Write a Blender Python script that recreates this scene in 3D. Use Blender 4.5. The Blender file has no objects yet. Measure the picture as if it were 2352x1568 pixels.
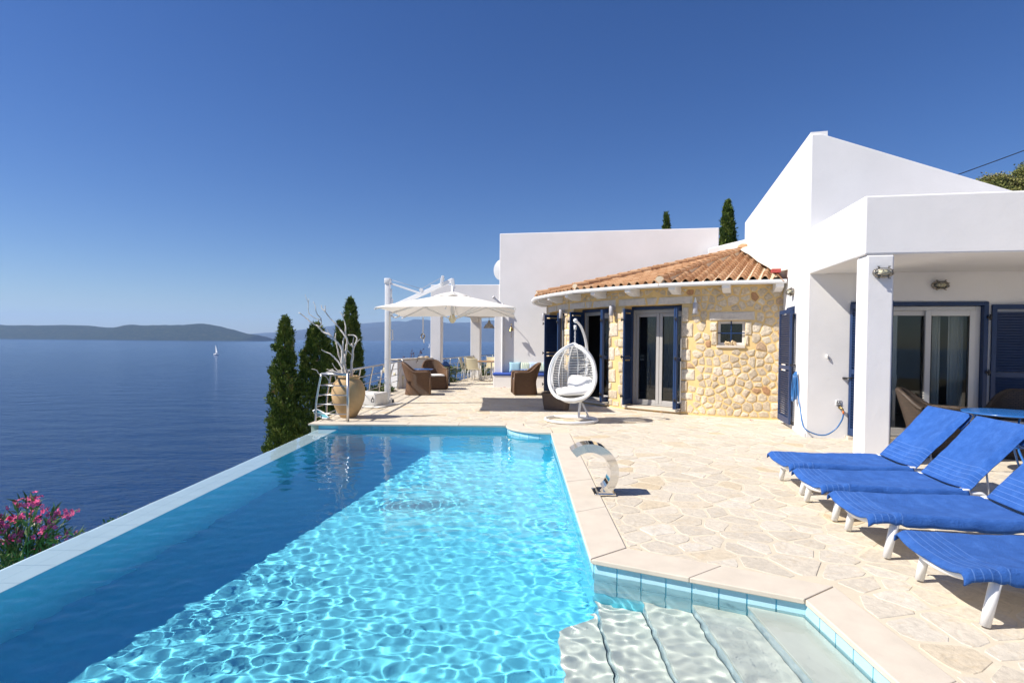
import bpy, math, random
import numpy as np
from mathutils import Matrix, Vector
random.seed(7); RNG = np.random.default_rng(11)
SC = bpy.context.scene; COL = SC.collection
PI = math.pi; rad = math.radians

# ---------------------------------------------------------------- camera
F = 1307.0; PITCH = rad(1.3); ROLL = 0.009
cam = bpy.data.objects.new('camera', bpy.data.cameras.new('camera')); COL.objects.link(cam); SC.camera = cam
_f = Vector((0, math.cos(PITCH), -math.sin(PITCH))); _d = Vector((0, -math.sin(PITCH), -math.cos(PITCH))); _r = Vector((1, 0, 0))
_R = math.cos(ROLL)*_r - math.sin(ROLL)*_d; _D = math.sin(ROLL)*_r + math.cos(ROLL)*_d
cam.matrix_world = Matrix(((_R.x, -_D.x, -_f.x, 0), (_R.y, -_D.y, -_f.y, 0), (_R.z, -_D.z, -_f.z, 1.55), (0, 0, 0, 1)))
cam.data.lens = 36*F/2352; cam.data.shift_y = 27.66/2352; cam.data.clip_end = 40000; cam.data.clip_start = 0.05

# ---------------------------------------------------------------- sky, sun, exposure
EL, AZ = rad(45), rad(10.5)
SUNV = Vector((-math.cos(EL)*math.cos(AZ), -math.cos(EL)*math.sin(AZ), math.sin(EL)))
W = bpy.data.worlds.new('World'); SC.world = W; W.use_nodes = True
wn = W.node_tree; bg = wn.nodes['Background']
sky = wn.nodes.new('ShaderNodeTexSky'); sky.sky_type = 'NISHITA'; sky.sun_disc = False
sky.sun_elevation = EL; sky.sun_rotation = math.atan2(SUNV.x, SUNV.y)
sky.air_density = 1.0; sky.dust_density = 0.2; sky.ozone_density = 6.0; sky.altitude = 0
hs = wn.nodes.new('ShaderNodeHueSaturation'); hs.inputs['Saturation'].default_value = 1.22; hs.inputs['Hue'].default_value = .5145
wn.links.new(sky.outputs[0], hs.inputs['Color']); wn.links.new(hs.outputs[0], bg.inputs[0]); bg.inputs[1].default_value = 0.066
sl = bpy.data.lights.new('sun', 'SUN'); sl.energy = 5.0; sl.angle = rad(0.53); sl.color = (1.0, 0.94, 0.85)
so = bpy.data.objects.new('sun', sl); COL.objects.link(so); so.rotation_euler = SUNV.to_track_quat('Z', 'Y').to_euler()
sl.cycles.is_caustics_light = True
vs = SC.view_settings; vs.view_transform = 'Standard'; vs.look = 'None'; vs.gamma = 1; vs.use_curve_mapping = False; vs.exposure = 0.60
cy = SC.cycles; cy.use_denoising = True; cy.max_bounces = 11; cy.diffuse_bounces = 6; cy.glossy_bounces = 4
cy.transmission_bounces = 7; cy.transparent_max_bounces = 12; cy.volume_bounces = 1; cy.sample_clamp_indirect = 6.0
cy.caustics_refractive = True; cy.caustics_reflective = False

# ---------------------------------------------------------------- helpers
def nm_(n): return n
class MB:
    """collects shapes, then links them as ONE mesh object"""
    def __init__(s): s.v = []; s.f = []; s.sm = []; s.t = []; s.uv = None
    def add(s, vs_, fs, smooth=False, tone=0.5):
        o = len(s.v); s.v += [tuple(p) for p in vs_]
        s.t += [tone]*len(vs_) if not isinstance(tone, (list, np.ndarray)) else list(tone)
        for f in fs: s.f.append(tuple(i+o for i in f)); s.sm.append(smooth)
        return s
    def box(s, x0, x1, y0, y1, z0, z1, M=None, tone=0.5):
        vs_ = [Vector((x, y, z)) for z in (z0, z1) for y in (y0, y1) for x in (x0, x1)]
        if M is not None: vs_ = [M @ p for p in vs_]
        return s.add(vs_, [(0, 2, 3, 1), (4, 5, 7, 6), (0, 1, 5, 4), (1, 3, 7, 5), (3, 2, 6, 7), (2, 0, 4, 6)], tone=tone)
    def rbox(s, x0, x1, y0, y1, z0, z1, r, M=None, tone=0.5, seg=2):
        """box with rounded vertical and horizontal edges (soft block)"""
        bm = bmesh_box(x0, x1, y0, y1, z0, z1, r, seg)
        vs_ = [Vector(p) for p in bm[0]]
        if M is not None: vs_ = [M @ p for p in vs_]
        return s.add(vs_, bm[1], smooth=True, tone=tone)
    def prism(s, poly, z0, z1, M=None, tone=0.5):
        n = len(poly); a = sum(poly[i][0]*poly[(i+1) % n][1]-poly[(i+1) % n][0]*poly[i][1] for i in range(n))
        if a < 0: poly = poly[::-1]
        vs_ = [Vector((p[0], p[1], z0)) for p in poly]+[Vector((p[0], p[1], z1)) for p in poly]
        if M is not None: vs_ = [M @ p for p in vs_]
        fs = [tuple(range(n-1, -1, -1)), tuple(range(n, 2*n))]+[(i, (i+1) % n, n+(i+1) % n, n+i) for i in range(n)]
        return s.add(vs_, fs, tone=tone)
    def tube(s, pts, r, n=8, closed=False, caps=True, tone=0.5, flat=1.0, up=None):
        pts = [Vector(p) for p in pts]; m = len(pts)
        rr = r if isinstance(r, (list, tuple)) else [r]*m
        vs_ = []; N = None
        for i, p in enumerate(pts):
            a = pts[(i-1) % m] if (closed or i > 0) else p; b = pts[(i+1) % m] if (closed or i < m-1) else p
            T = (b-a).normalized()
            if N is None:
                U = Vector(up) if up else (Vector((0, 0, 1)) if abs(T.z) < .9 else Vector((1, 0, 0)))
                N = (U-T*U.dot(T)).normalized()
            else: N = (N-T*N.dot(T)).normalized()
            B = T.cross(N)
            for k in range(n):
                a_ = 2*PI*k/n; vs_.append(p+(N*math.cos(a_)*flat+B*math.sin(a_))*rr[i])
        fs = []
        for i in range(m if closed else m-1):
            j = (i+1) % m
            for k in range(n): fs.append((i*n+k, i*n+(k+1) % n, j*n+(k+1) % n, j*n+k))
        s.add(vs_, fs, smooth=True, tone=tone)
        if caps and not closed:
            o = len(s.v)-len(vs_)
            s.f.append(tuple(o+k for k in range(n-1, -1, -1))); s.sm.append(False)
            s.f.append(tuple(o+(m-1)*n+k for k in range(n))); s.sm.append(False)
        return s
    def lathe(s, prof, n=24, c=(0, 0, 0), tone=0.5, smooth=True):
        vs_ = []; m = len(prof)
        for (r, z) in prof:
            for k in range(n): a = 2*PI*k/n; vs_.append((c[0]+r*math.cos(a), c[1]+r*math.sin(a), c[2]+z))
        fs = [(i*n+k, i*n+(k+1) % n, (i+1)*n+(k+1) % n, (i+1)*n+k) for i in range(m-1) for k in range(n)]
        return s.add(vs_, fs, smooth=smooth, tone=tone)
    def ball(s, c, r, n=10, m=6, sc=(1, 1, 1), tone=0.5, M=None):
        vs_ = []; 
        for i in range(m+1):
            th = PI*i/m
            for k in range(n):
                a = 2*PI*k/n; p = Vector((r*sc[0]*math.sin(th)*math.cos(a), r*sc[1]*math.sin(th)*math.sin(a), r*sc[2]*math.cos(th)))
                if M is not None: p = M @ p
                vs_.append(p+Vector(c))
        fs = [(i*n+k, (i+1)*n+k, (i+1)*n+(k+1) % n, i*n+(k+1) % n) for i in range(m) for k in range(n)]
        return s.add(vs_, fs, smooth=True, tone=tone)
    def grid(s, P, closed_u=False, smooth=True, tone=0.5):
        """P[i][j] points"""
        n = len(P); m = len(P[0]); vs_ = [q for row in P for q in row]; fs = []
        for i in range(n-1):
            for j in range(m if closed_u else m-1): fs.append((i*m+j, i*m+(j+1) % m, (i+1)*m+(j+1) % m, (i+1)*m+j))
        return s.add(vs_, fs, smooth=smooth, tone=tone)
    def build(s, name, mat, parent=None, world=True, M=None, bevel=0, sub=0, tone_attr=True):
        vs_ = s.v
        if parent is not None and world:
            inv = WM(parent).inverted(); vs_ = [inv @ Vector(p) for p in vs_]
        me = bpy.data.meshes.new(name); me.from_pydata([tuple(p) for p in vs_], [], s.f)
        me.polygons.foreach_set('use_smooth', s.sm)
        if tone_attr:
            at = me.attributes.new('tone', 'FLOAT', 'POINT'); at.data.foreach_set('value', [float(x) for x in s.t])
        me.materials.append(mat); me.update()
        o = bpy.data.objects.new(name, me); COL.objects.link(o)
        if parent is not None: o.parent = parent
        if bevel:
            b = o.modifiers.new('bevel', 'BEVEL'); b.width = bevel; b.segments = 2; b.limit_method = 'ANGLE'; b.angle_limit = rad(40)
        return o
_bbc = {}
def bmesh_box(x0, x1, y0, y1, z0, z1, r, seg):
    import bmesh
    bm = bmesh.new(); bmesh.ops.create_cube(bm, size=1)
    for v in bm.verts: v.co = Vector((x0 if v.co.x < 0 else x1, y0 if v.co.y < 0 else y1, z0 if v.co.z < 0 else z1))
    bmesh.ops.bevel(bm, geom=bm.edges[:], offset=r, segments=seg, affect='EDGES', profile=.5)
    bm.verts.index_update(); out = ([tuple(v.co) for v in bm.verts], [tuple(v.index for v in f.verts) for f in bm.faces]); bm.free(); return out
def WM(o):
    M = o.matrix_basis.copy()
    while o.parent is not None: o = o.parent; M = o.matrix_basis @ M
    return M
def tag(o, label=None, cat=None, group=None, kind=None):
    if label: o['label'] = label
    if cat: o['category'] = cat
    if group: o['group'] = group
    if kind: o['kind'] = kind
    return o
def thing(name, label, cat, loc=(0, 0, 0), rz=0, group=None):
    o = bpy.data.objects.new(name, None); COL.objects.link(o); o.empty_display_size = .1
    o.location = loc; o.rotation_euler = (0, 0, rz); return tag(o, label, cat, group)
def copy_tree(o, parent=None):
    c = o.copy(); COL.objects.link(c); c.parent = parent
    for ch in [x for x in KIDS(o)]: copy_tree(ch, c)
    return c
def KIDS(o): return [x for x in bpy.data.objects if x.parent == o]
def frame(ox, oy, ang, oz=0):
    """local x = right along wall, local y = into the wall (away from viewer), rotated clockwise by ang"""
    return Matrix.Translation((ox, oy, oz)) @ Matrix.Rotation(-ang, 4, 'Z')

# ---------------------------------------------------------------- materials
def newmat(n):
    m = bpy.data.materials.new(n); m.use_nodes = True; return m, m.node_tree, m.node_tree.nodes['Principled BSDF']
def N(nt, t, **k):
    n = nt.nodes.new(t)
    for a, v in k.items(): setattr(n, a, v)
    return n
def posn(nt):
    g = N(nt, 'ShaderNodeNewGeometry'); return g.outputs['Position']
def noise(nt, scale, detail=3, rough=.55, vec=None, dist=0):
    n = N(nt, 'ShaderNodeTexNoise'); n.inputs['Scale'].default_value = scale; n.inputs['Detail'].default_value = detail
    n.inputs['Roughness'].default_value = rough; n.inputs['Distortion'].default_value = dist
    nt.links.new(vec if vec is not None else posn(nt), n.inputs['Vector']); return n
def ramp(nt, fac, stops):
    r = N(nt, 'ShaderNodeValToRGB'); e = r.color_ramp.elements
    while len(e) < len(stops): e.new(0.5)
    for i, (p, c) in enumerate(stops): e[i].position = p; e[i].color = (*c, 1) if len(c) == 3 else c
    nt.links.new(fac, r.inputs[0]); return r
def mixc(nt, a, b, fac, mode='MIX'):
    m = N(nt, 'ShaderNodeMix', data_type='RGBA', blend_type=mode)
    for s_, v in ((6, a), (7, b), (0, fac)):
        if hasattr(v, 'links') or isinstance(v, bpy.types.NodeSocket): nt.links.new(v, m.inputs[s_])
        else: m.inputs[s_].default_value = v if s_ == 0 else (*v, 1)
    return m.outputs[2]
def bump(nt, b, h, strength=.3, dist=.01):
    n = N(nt, 'ShaderNodeBump'); n.inputs['Strength'].default_value = strength; n.inputs['Distance'].default_value = dist
    nt.links.new(h, n.inputs['Height']); nt.links.new(n.outputs[0], b.inputs['Normal']); return n
def tone(nt):
    a = N(nt, 'ShaderNodeAttribute', attribute_name='tone'); return a.outputs['Fac']
def plain(n, col, rough=.5, var=.08, scale=9, metal=0, bmp=0, bscale=60, spec=None, bdist=.004, detail=3):
    m, nt, b = newmat(n)
    nz = noise(nt, scale, detail); c = Vector(col)
    r = ramp(nt, nz.outputs[0], [(.25, tuple(c*(1-var))), (.75, tuple(min(1, x*(1+var)) for x in c))])
    nt.links.new(r.outputs[0], b.inputs['Base Color']); b.inputs['Roughness'].default_value = rough; b.inputs['Metallic'].default_value = metal
    if spec is not None: b.inputs['Specular IOR Level'].default_value = spec
    if bmp: bump(nt, b, noise(nt, bscale, 4).outputs[0], bmp, bdist)
    return m
M = {}
def m_plaster():
    m, nt, b = newmat('white_plaster'); r = ramp(nt, noise(nt, 1.1, 5, .6).outputs[0], [(.3, (.76, .745, .73)), (.7, (.82, .805, .795))])
    st = ramp(nt, noise(nt, 7, 6, .7).outputs[0], [(.66, (1, 1, 1)), (.82, (.93, .92, .90))]); nt.links.new(mixc(nt, r.outputs[0], st.outputs[0], 1.0, 'MULTIPLY'), b.inputs['Base Color'])
    b.inputs['Roughness'].default_value = .9; b.inputs['Specular IOR Level'].default_value = .15
    n1 = noise(nt, 2.2, 3, .5); n2 = noise(nt, 26, 5, .6); ad = N(nt, 'ShaderNodeMath', operation='MULTIPLY_ADD'); nt.links.new(n1.outputs[0], ad.inputs[0]); ad.inputs[1].default_value = 3.0; nt.links.new(n2.outputs[0], ad.inputs[2])
    bump(nt, b, ad.outputs[0], .28, .006); return m
M['plaster'] = m_plaster()
M['white'] = plain('white_paint', (.80, .80, .79), .35, .02, 5)
M['whitemat'] = plain('white_cloth', (.82, .80, .76), .9, .03, 8, bmp=.4, bscale=25, bdist=.01, spec=.1)
M['blue'] = plain('blue_paint', (.008, .032, .105), .45, .12, 6)
M['tableblue'] = plain('blue_enamel', (.02, .12, .38), .22, .05, 6)
M['bluecush'] = plain('blue_cushion', (.03, .08, .36), .9, .08, 7, bmp=.3, bscale=30)
M['steel'] = plain('brushed_steel', (.62, .60, .57), .32, .04, 20, metal=1)
M['chrome'] = plain('polished_steel', (.75, .74, .72), .06, .02, 3, metal=1)
M['alu'] = plain('white_aluminium', (.68, .67, .65), .35, .02, 5)
M['cream'] = plain('cream_plastic', (.74, .66, .45), .4, .03, 4)
M['black'] = plain('black_metal', (.018, .018, .02), .5, .1, 20)
M['brass'] = plain('aged_brass', (.38, .27, .11), .35, .25, 30, metal=1)
M['nickel'] = plain('weathered_nickel', (.36, .32, .26), .38, .25, 40, metal=1)
M['greyvinyl'] = plain('grey_lamp_paint', (.42, .42, .45), .45, .04, 9)
M['mortar'] = plain('yellow_mortar', (.74, .535, .25), .95, .10, 5, bmp=.5, bscale=45, bdist=.006, spec=.1)
M['grout'] = plain('cream_grout', (.60, .525, .405), .95, .10, 4, bmp=.5, bscale=50, bdist=.004, spec=.1)
M['coping'] = plain('limestone_coping', (.60, .53, .435), .7, .09, 5, bmp=.25, bscale=35, bdist=.003, spec=.25, detail=6)
M['marble'] = plain('white_step_marble', (.78, .75, .65), .5, .07, 4, detail=6)
M['pooltile'] = plain('pool_tile', (.21, .77, .94), .18, .06, 6)
M['bandtile'] = plain('waterline_tile', (.42, .68, .76), .15, .06, 5)
M['edgetile'] = plain('overflow_tile', (.66, .78, .84), .12, .04, 6)
M['alushade'] = plain('shaded_aluminium', (.40, .39, .38), .4, .05, 5)  # white aluminium greyed in its colour, standing in for shade in the reveals
M['tilegrout'] = plain('tile_grout', (.22, .40, .44), .8, .1, 9)
M['bark'] = plain('cypress_bark', (.12, .085, .06), .9, .25, 14, bmp=.6, bscale=30)
M['drift'] = plain('bleached_driftwood', (.68, .63, .56), .85, .22, 24, bmp=.7, bscale=55, bdist=.008, detail=5)
M['petal'] = plain('pink_petal', (.70, .06, .22), .6, .30, 40)
M['whitepetal'] = plain('white_petal', (.72, .62, .48), .6, .2, 40)
M['redleaf'] = plain('dark_red_leaf', (.10, .02, .025), .6, .3, 30)
M['wood'] = plain('teak_slat', (.42, .22, .085), .5, .15, 18)
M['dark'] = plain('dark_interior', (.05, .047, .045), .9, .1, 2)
M['room'] = plain('room_wall', (.55, .53, .50), .9, .05, 2)
M['curtain'] = plain('grey_curtain', (.72, .69, .63), .9, .08, 3)
M['hosemat'] = plain('blue_hose', (.03, .14, .36), .3, .08, 12)
M['cable'] = plain('black_cable', (.012, .012, .014), .7, .1, 3)
M['redtape'] = plain('red_flashing', (.42, .06, .05), .6, .3, 25)
M['shell'] = plain('pale_coral', (.60, .45, .27), .9, .35, 30, bmp=.9, bscale=60, bdist=.02)
M['dish'] = plain('grey_dish', (.45, .46, .47), .5, .03, 5)
M['net'] = plain('teal_net', (.05, .28, .34), .7, .15, 50)
M['orange'] = plain('orange_plastic', (.65, .17, .04), .4, .05, 5)
M['dirtwhite'] = plain('weathered_white_plastic', (.70, .68, .63), .6, .08, 10, bmp=.15, bscale=20)

def m_tone(n, stops, rough=.8, nscale=10, namt=.25, bmp=.5, bscale=40, bdist=.008, spec=.25, detail=5, stain=None, warp=0):
    m, nt, b = newmat(n)
    r = ramp(nt, tone(nt), stops); nz = noise(nt, nscale, detail, .62, dist=warp)
    r2 = ramp(nt, nz.outputs[0], [(.28, (1-namt,)*3), (.72, (1+namt,)*3)])
    c = mixc(nt, r.outputs[0], r2.outputs[0], 1.0, 'MULTIPLY')
    if stain:
        s2 = ramp(nt, noise(nt, stain[1], 5, .6, dist=warp).outputs[0], [(stain[2], (0, 0, 0)), (stain[3], (1, 1, 1))])
        mm = N(nt, 'ShaderNodeMath', operation='MULTIPLY'); nt.links.new(s2.outputs[0], mm.inputs[0]); mm.inputs[1].default_value = stain[4]
        c = mixc(nt, c, stain[0], mm.outputs[0])
    nt.links.new(c, b.inputs['Base Color']); b.inputs['Roughness'].default_value = rough; b.inputs['Specular IOR Level'].default_value = spec
    if bmp: bump(nt, b, noise(nt, bscale, 6, .65).outputs[0], bmp, bdist)
    return m
M['wallstone'] = m_tone('rubble_stone', [(0, (.50, .41, .295)), (.35, (.60, .505, .375)), (.6, (.62, .515, .37)), (.8, (.68, .60, .48)), (.9, (.45, .29, .17)), (1, (.42, .22, .11))], .9, 22, .26, .75, 38, .014,
                         stain=((.46, .26, .12), 9, .58, .72, .45))
M['lintel'] = m_tone('hammered_limestone', [(0, (.60, .54, .46)), (1, (.68, .62, .54))], .9, 14, .10, 1.0, 42, .018, stain=((.40, .33, .24), 6, .62, .75, .4))
M['flag'] = m_tone('paving_stone', [(0, (.51, .455, .37)), (.3, (.57, .515, .43)), (.55, (.535, .475, .38)), (.75, (.595, .545, .465)), (.95, (.55, .47, .35)), (1, (.53, .43, .29))], .8, 9, .15, .8, 20, .009,
                    stain=((.52, .385, .215), 5.5, .54, .74, .42), warp=2.2)
M['roof'] = m_tone('terracotta', [(0, (.38, .205, .105)), (.5, (.47, .27, .145)), (1, (.54, .345, .20))], .85, 16, .14, .3, 60, .003, stain=((.55, .40, .24), 7, .62, .8, .4))
M['cypress'] = m_tone('cypress_needles', [(0, (.045, .085, .016)), (.45, (.10, .155, .026)), (.8, (.17, .215, .042)), (.95, (.23, .235, .055)), (1, (.24, .17, .07))], .7, 60, .2, 0, spec=.2)
M['olive'] = m_tone('maquis_leaves', [(0, (.07, .09, .025)), (.4, (.16, .18, .05)), (.75, (.26, .26, .085)), (.92, (.30, .26, .11)), (1, (.26, .19, .12))], .7, 5, .2, 0, spec=.2)
M['oleaf'] = m_tone('oleander_leaves', [(0, (.022, .05, .010)), (.6, (.07, .12, .022)), (1, (.17, .18, .04))], .45, 20, .2, 0, spec=.4)
M['pot'] = m_tone('ochre_jar', [(0, (.46, .29, .13)), (1, (.56, .40, .22))], .85, 3.5, .18, .35, 30, .006, stain=((.27, .22, .16), 5, .56, .74, .6))

# window glass: partly mirrors, partly clear
def m_glass():
    m, nt, b = newmat('window_glass'); nt.nodes.remove(b)
    tr = N(nt, 'ShaderNodeBsdfTransparent'); tr.inputs[0].default_value = (.90, .93, .93, 1); gl = N(nt, 'ShaderNodeBsdfGlossy'); gl.inputs['Roughness'].default_value = .01
    fr = N(nt, 'ShaderNodeFresnel'); fr.inputs[0].default_value = 1.5; mx = N(nt, 'ShaderNodeMixShader')
    nt.links.new(fr.outputs[0], mx.inputs[0]); nt.links.new(tr.outputs[0], mx.inputs[1]); nt.links.new(gl.outputs[0], mx.inputs[2])
    nt.links.new(mx.outputs[0], nt.nodes['Material Output'].inputs[0]); return m
M['glass'] = m_glass()
def m_canvas(n, col, tw=.20):
    m, nt, b = newmat(n); tl = N(nt, 'ShaderNodeBsdfTranslucent'); tl.inputs[0].default_value = (*col, 1); mx = N(nt, 'ShaderNodeMixShader'); mx.inputs[0].default_value = tw
    b.inputs['Base Color'].default_value = (*col, 1); b.inputs['Roughness'].default_value = .9; b.inputs['Specular IOR Level'].default_value = .1
    bump(nt, b, noise(nt, 8, 3).outputs[0], .2, .02)
    nt.links.new(b.outputs[0], mx.inputs[1]); nt.links.new(tl.outputs[0], mx.inputs[2]); nt.links.new(mx.outputs[0], nt.nodes['Material Output'].inputs[0]); return m
M['canvas'] = m_canvas('white_canvas', (.80, .78, .74))
def m_towel():
    m, nt, b = newmat('blue_towel')
    nz = noise(nt, 9, 8, .72); base = ramp(nt, nz.outputs[0], [(.30, (.024, .092, .34)), (.52, (.036, .125, .43)), (.72, (.058, .17, .52))])
    t = tone(nt)     # distance (m) from the striped end of the towel: printed lines
    mul = N(nt, 'ShaderNodeMath', operation='MULTIPLY'); nt.links.new(t, mul.inputs[0]); mul.inputs[1].default_value = 1/.045
    fr = N(nt, 'ShaderNodeMath', operation='FRACT'); nt.links.new(mul.outputs[0], fr.inputs[0])
    ls = N(nt, 'ShaderNodeMath', operation='LESS_THAN'); nt.links.new(fr.outputs[0], ls.inputs[0]); ls.inputs[1].default_value = .13
    lt = N(nt, 'ShaderNodeMath', operation='LESS_THAN'); nt.links.new(t, lt.inputs[0]); lt.inputs[1].default_value = .235
    gt = N(nt, 'ShaderNodeMath', operation='GREATER_THAN'); nt.links.new(t, gt.inputs[0]); gt.inputs[1].default_value = .03
    a = N(nt, 'ShaderNodeMath', operation='MULTIPLY'); nt.links.new(ls.outputs[0], a.inputs[0]); nt.links.new(lt.outputs[0], a.inputs[1])
    a2 = N(nt, 'ShaderNodeMath', operation='MULTIPLY'); nt.links.new(a.outputs[0], a2.inputs[0]); nt.links.new(gt.outputs[0], a2.inputs[1])
    c = mixc(nt, base.outputs[0], (.09, .20, .52), a2.outputs[0])
    nt.links.new(c, b.inputs['Base Color']); b.inputs['Roughness'].default_value = 1; b.inputs['Specular IOR Level'].default_value = .05
    b.inputs['Sheen Weight'].default_value = .12; b.inputs['Sheen Roughness'].default_value = .6; b.inputs['Sheen Tint'].default_value = (.4, .6, 1, 1)
    bump(nt, b, noise(nt, 75, 8, .75).outputs[0], 1.0, .016); return m
M['towel'] = m_towel()
def m_wicker(n, c1, c2):
    m, nt, b = newmat(n); uv = N(nt, 'ShaderNodeUVMap', uv_map='weave')
    br = N(nt, 'ShaderNodeTexBrick'); nt.links.new(uv.outputs[0], br.inputs['Vector'])
    br.inputs['Scale'].default_value = 1; br.inputs['Brick Width'].default_value = .055; br.inputs['Row Height'].default_value = .022; br.inputs['Mortar Size'].default_value = .0045; br.inputs['Mortar Smooth'].default_value = .6
    br.inputs['Color1'].default_value = (*c1, 1); br.inputs['Color2'].default_value = (*c2, 1); br.inputs['Mortar'].default_value = (*(Vector(c1)*.35), 1)
    nt.links.new(br.outputs['Color'], b.inputs['Base Color']); b.inputs['Roughness'].default_value = .55
    inv = N(nt, 'ShaderNodeMath', operation='SUBTRACT'); inv.inputs[0].default_value = 1; nt.links.new(br.outputs['Fac'], inv.inputs[1])
    bump(nt, b, inv.outputs[0], .8, .008); return m
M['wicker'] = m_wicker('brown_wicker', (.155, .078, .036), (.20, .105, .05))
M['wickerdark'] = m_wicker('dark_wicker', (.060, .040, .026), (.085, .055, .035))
M['wickergrey'] = m_wicker('grey_wicker', (.13, .09, .065), (.18, .12, .085))
def m_sea():
    m, nt, b = newmat('sea_water')
    nzb = noise(nt, .0035, 4, .6); r = ramp(nt, nzb.outputs[0], [(.3, (.002, .029, .105)), (.7, (.004, .039, .138))])
    nt.links.new(r.outputs[0], b.inputs['Base Color']); b.inputs['Roughness'].default_value = .12; b.inputs['IOR'].default_value = 1.333; b.inputs['Specular IOR Level'].default_value = .25
    mp = N(nt, 'ShaderNodeMapping'); mp.inputs['Scale'].default_value = (.5, 1.0, 1.0); mp.inputs['Rotation'].default_value = (0, 0, rad(-12)); nt.links.new(posn(nt), mp.inputs[0])
    n1 = noise(nt, .9, 6, .62, mp.outputs[0]); n2 = noise(nt, .12, 4, .6, mp.outputs[0])
    ad = N(nt, 'ShaderNodeMath', operation='MULTIPLY_ADD'); nt.links.new(n2.outputs[0], ad.inputs[0]); ad.inputs[1].default_value = 3.0; nt.links.new(n1.outputs[0], ad.inputs[2])
    bump(nt, b, ad.outputs[0], 1.0, .55); return m
M['sea'] = m_sea()
def m_water():
    m, nt, b = newmat('pool_water'); nt.nodes.remove(b)
    g = N(nt, 'ShaderNodeBsdfGlass'); g.inputs['IOR'].default_value = 1.33; g.inputs['Roughness'].default_value = 0; g.inputs['Color'].default_value = (.92, .985, 1, 1)
    nt.links.new(g.outputs[0], nt.nodes['Material Output'].inputs[0]); return m
M['water'] = m_water()
def m_land(n, stops, scale, detail=6):
    m, nt, b = newmat(n); nz = noise(nt, scale, detail, .7); r = ramp(nt, nz.outputs[0], stops)
    nt.links.new(r.outputs[0], b.inputs['Base Color']); b.inputs['Roughness'].default_value = 1; b.inputs['Specular IOR Level'].default_value = .05; return m
M['island'] = m_land('wooded_island', [(.36, (.006, .014, .005)), (.5, (.016, .026, .009)), (.62, (.032, .038, .016)), (.76, (.13, .105, .075))], .03)
M['mountain'] = m_land('far_mountain', [(.3, (.020, .028, .026)), (.7, (.05, .052, .046))], .006)
M['hill'] = m_land('dry_hillside', [(.3, (.06, .065, .03)), (.7, (.15, .12, .075))], .6)
# ---------------------------------------------------------------- sea, coast, mountains, haze
SEA = -20.0
def sheet(name, x0, x1, y0, y1, z, mat, kind='structure'):
    me = bpy.data.meshes.new(name); me.from_pydata([(x0, y0, z), (x1, y0, z), (x1, y1, z), (x0, y1, z)], [], [(0, 1, 2, 3)]); me.materials.append(mat)
    o = bpy.data.objects.new(name, me); COL.objects.link(o); o['kind'] = kind; return o
sea = sheet('sea', -14000, 14000, -3000, 14000, SEA, M['sea'])
def sm(x): x = min(1, max(0, x)); return x*x*(3-2*x)
_ph = [(random.uniform(-1, 1), random.uniform(-1, 1), random.uniform(0, 6.28)) for _ in range(40)]
def fbm(x, y, o=5):
    s = 0; a = 1; f = 1
    for k in range(o):
        for j in range(3):
            p = _ph[(k*3+j) % 40]; s += a*math.sin(f*(p[0]*3*x+p[1]*3*y)+p[2])/3
        a *= .55; f *= 1.9
    return s
def hill_h(x, y):
    edge = -4.6 if y < 17 else (-4.6+(y-17)*.28 if y < 27 else -1.8+(y-27)*.75)
    d = x-edge
    if d < 0: return -1.6+d*1.0+.5*fbm(x*.3, y*.3)
    inl = max(0, x-19)
    return max(-1.6+min(d, 1.2)*.5, -1.0)+min(.50*inl, 9)+.35*fbm(x*.2, y*.2)*sm(inl/6)
xs = list(np.concatenate([np.linspace(-28, 14, 43), np.linspace(16, 140, 42)])); ys = list(np.concatenate([np.linspace(-30, 40, 71), np.linspace(42, 180, 40)]))
hb = MB(); hb.grid([[(x, y, max(SEA-3, hill_h(x, y))) for y in ys] for x in xs])
# keep the hillside clear of the pool and terrace
hb.v = [(x, y, min(z, -2.2) if (-4.4 < x < 12 and -4 < y < 26) else z) for (x, y, z) in hb.v]
hillside = hb.build('hillside', M['hill']); hillside['kind'] = 'structure'

def land(name, D, prof, depth, mat, rough, nx=150, ny=26, y0=0):
    """prof: (angle tangent x/D, height in metres) along the ridge"""
    ts = [p[0] for p in prof]; hsv = [p[1] for p in prof]; P = []
    for i in range(nx):
        t = ts[0]+(ts[-1]-ts[0])*i/(nx-1); h = float(np.interp(t, ts, hsv)); row = []
        for j in range(ny):
            v = j/(ny-1); s = math.sin(PI*min(1, v*1.02))**.8 if 0 < v < 1 else 0
            hh = h*s+rough*(fbm(t*22+3, v*5, 6)*.6+fbm(t*90, v*20, 3)*.25)*s*min(1, h/40)
            row.append((t*D*(1+.0*v), D+depth*v+y0, SEA-2+max(0, hh) if s > 0 else SEA-6))
        P.append(row)
    b = MB(); b.grid(P); o = b.build(name, mat); o['kind'] = 'structure'; return o
k_ = 1/1307
def px(lst, D, depth):   # photo ridge (x, height px above the waterline)
    return [((x-1176)*k_, h*k_*(D+depth*.5)) for x, h in lst]
land('island', 4300, px([(-420, 12), (-300, 26), (-120, 34), (0, 32), (55, 35), (110, 33), (170, 28), (200, 29), (235, 37), (270, 34), (340, 37), (395, 40), (420, 38), (470, 29), (515, 18), (545, 14), (556, 9), (561, 0)], 4300, 400), 700, M['island'], 9)
land('mountain', 9600, px([(540, 0), (575, 11), (620, 17), (660, 22), (700, 25), (740, 28), (790, 30), (850, 33), (885, 38), (935, 52), (970, 50), (1010, 44), (1060, 36), (1085, 31), (1110, 38), (1150, 30), (1250, 40), (1500, 45), (1900, 30)], 9600, 900), 1600, M['mountain'], 16)
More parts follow.
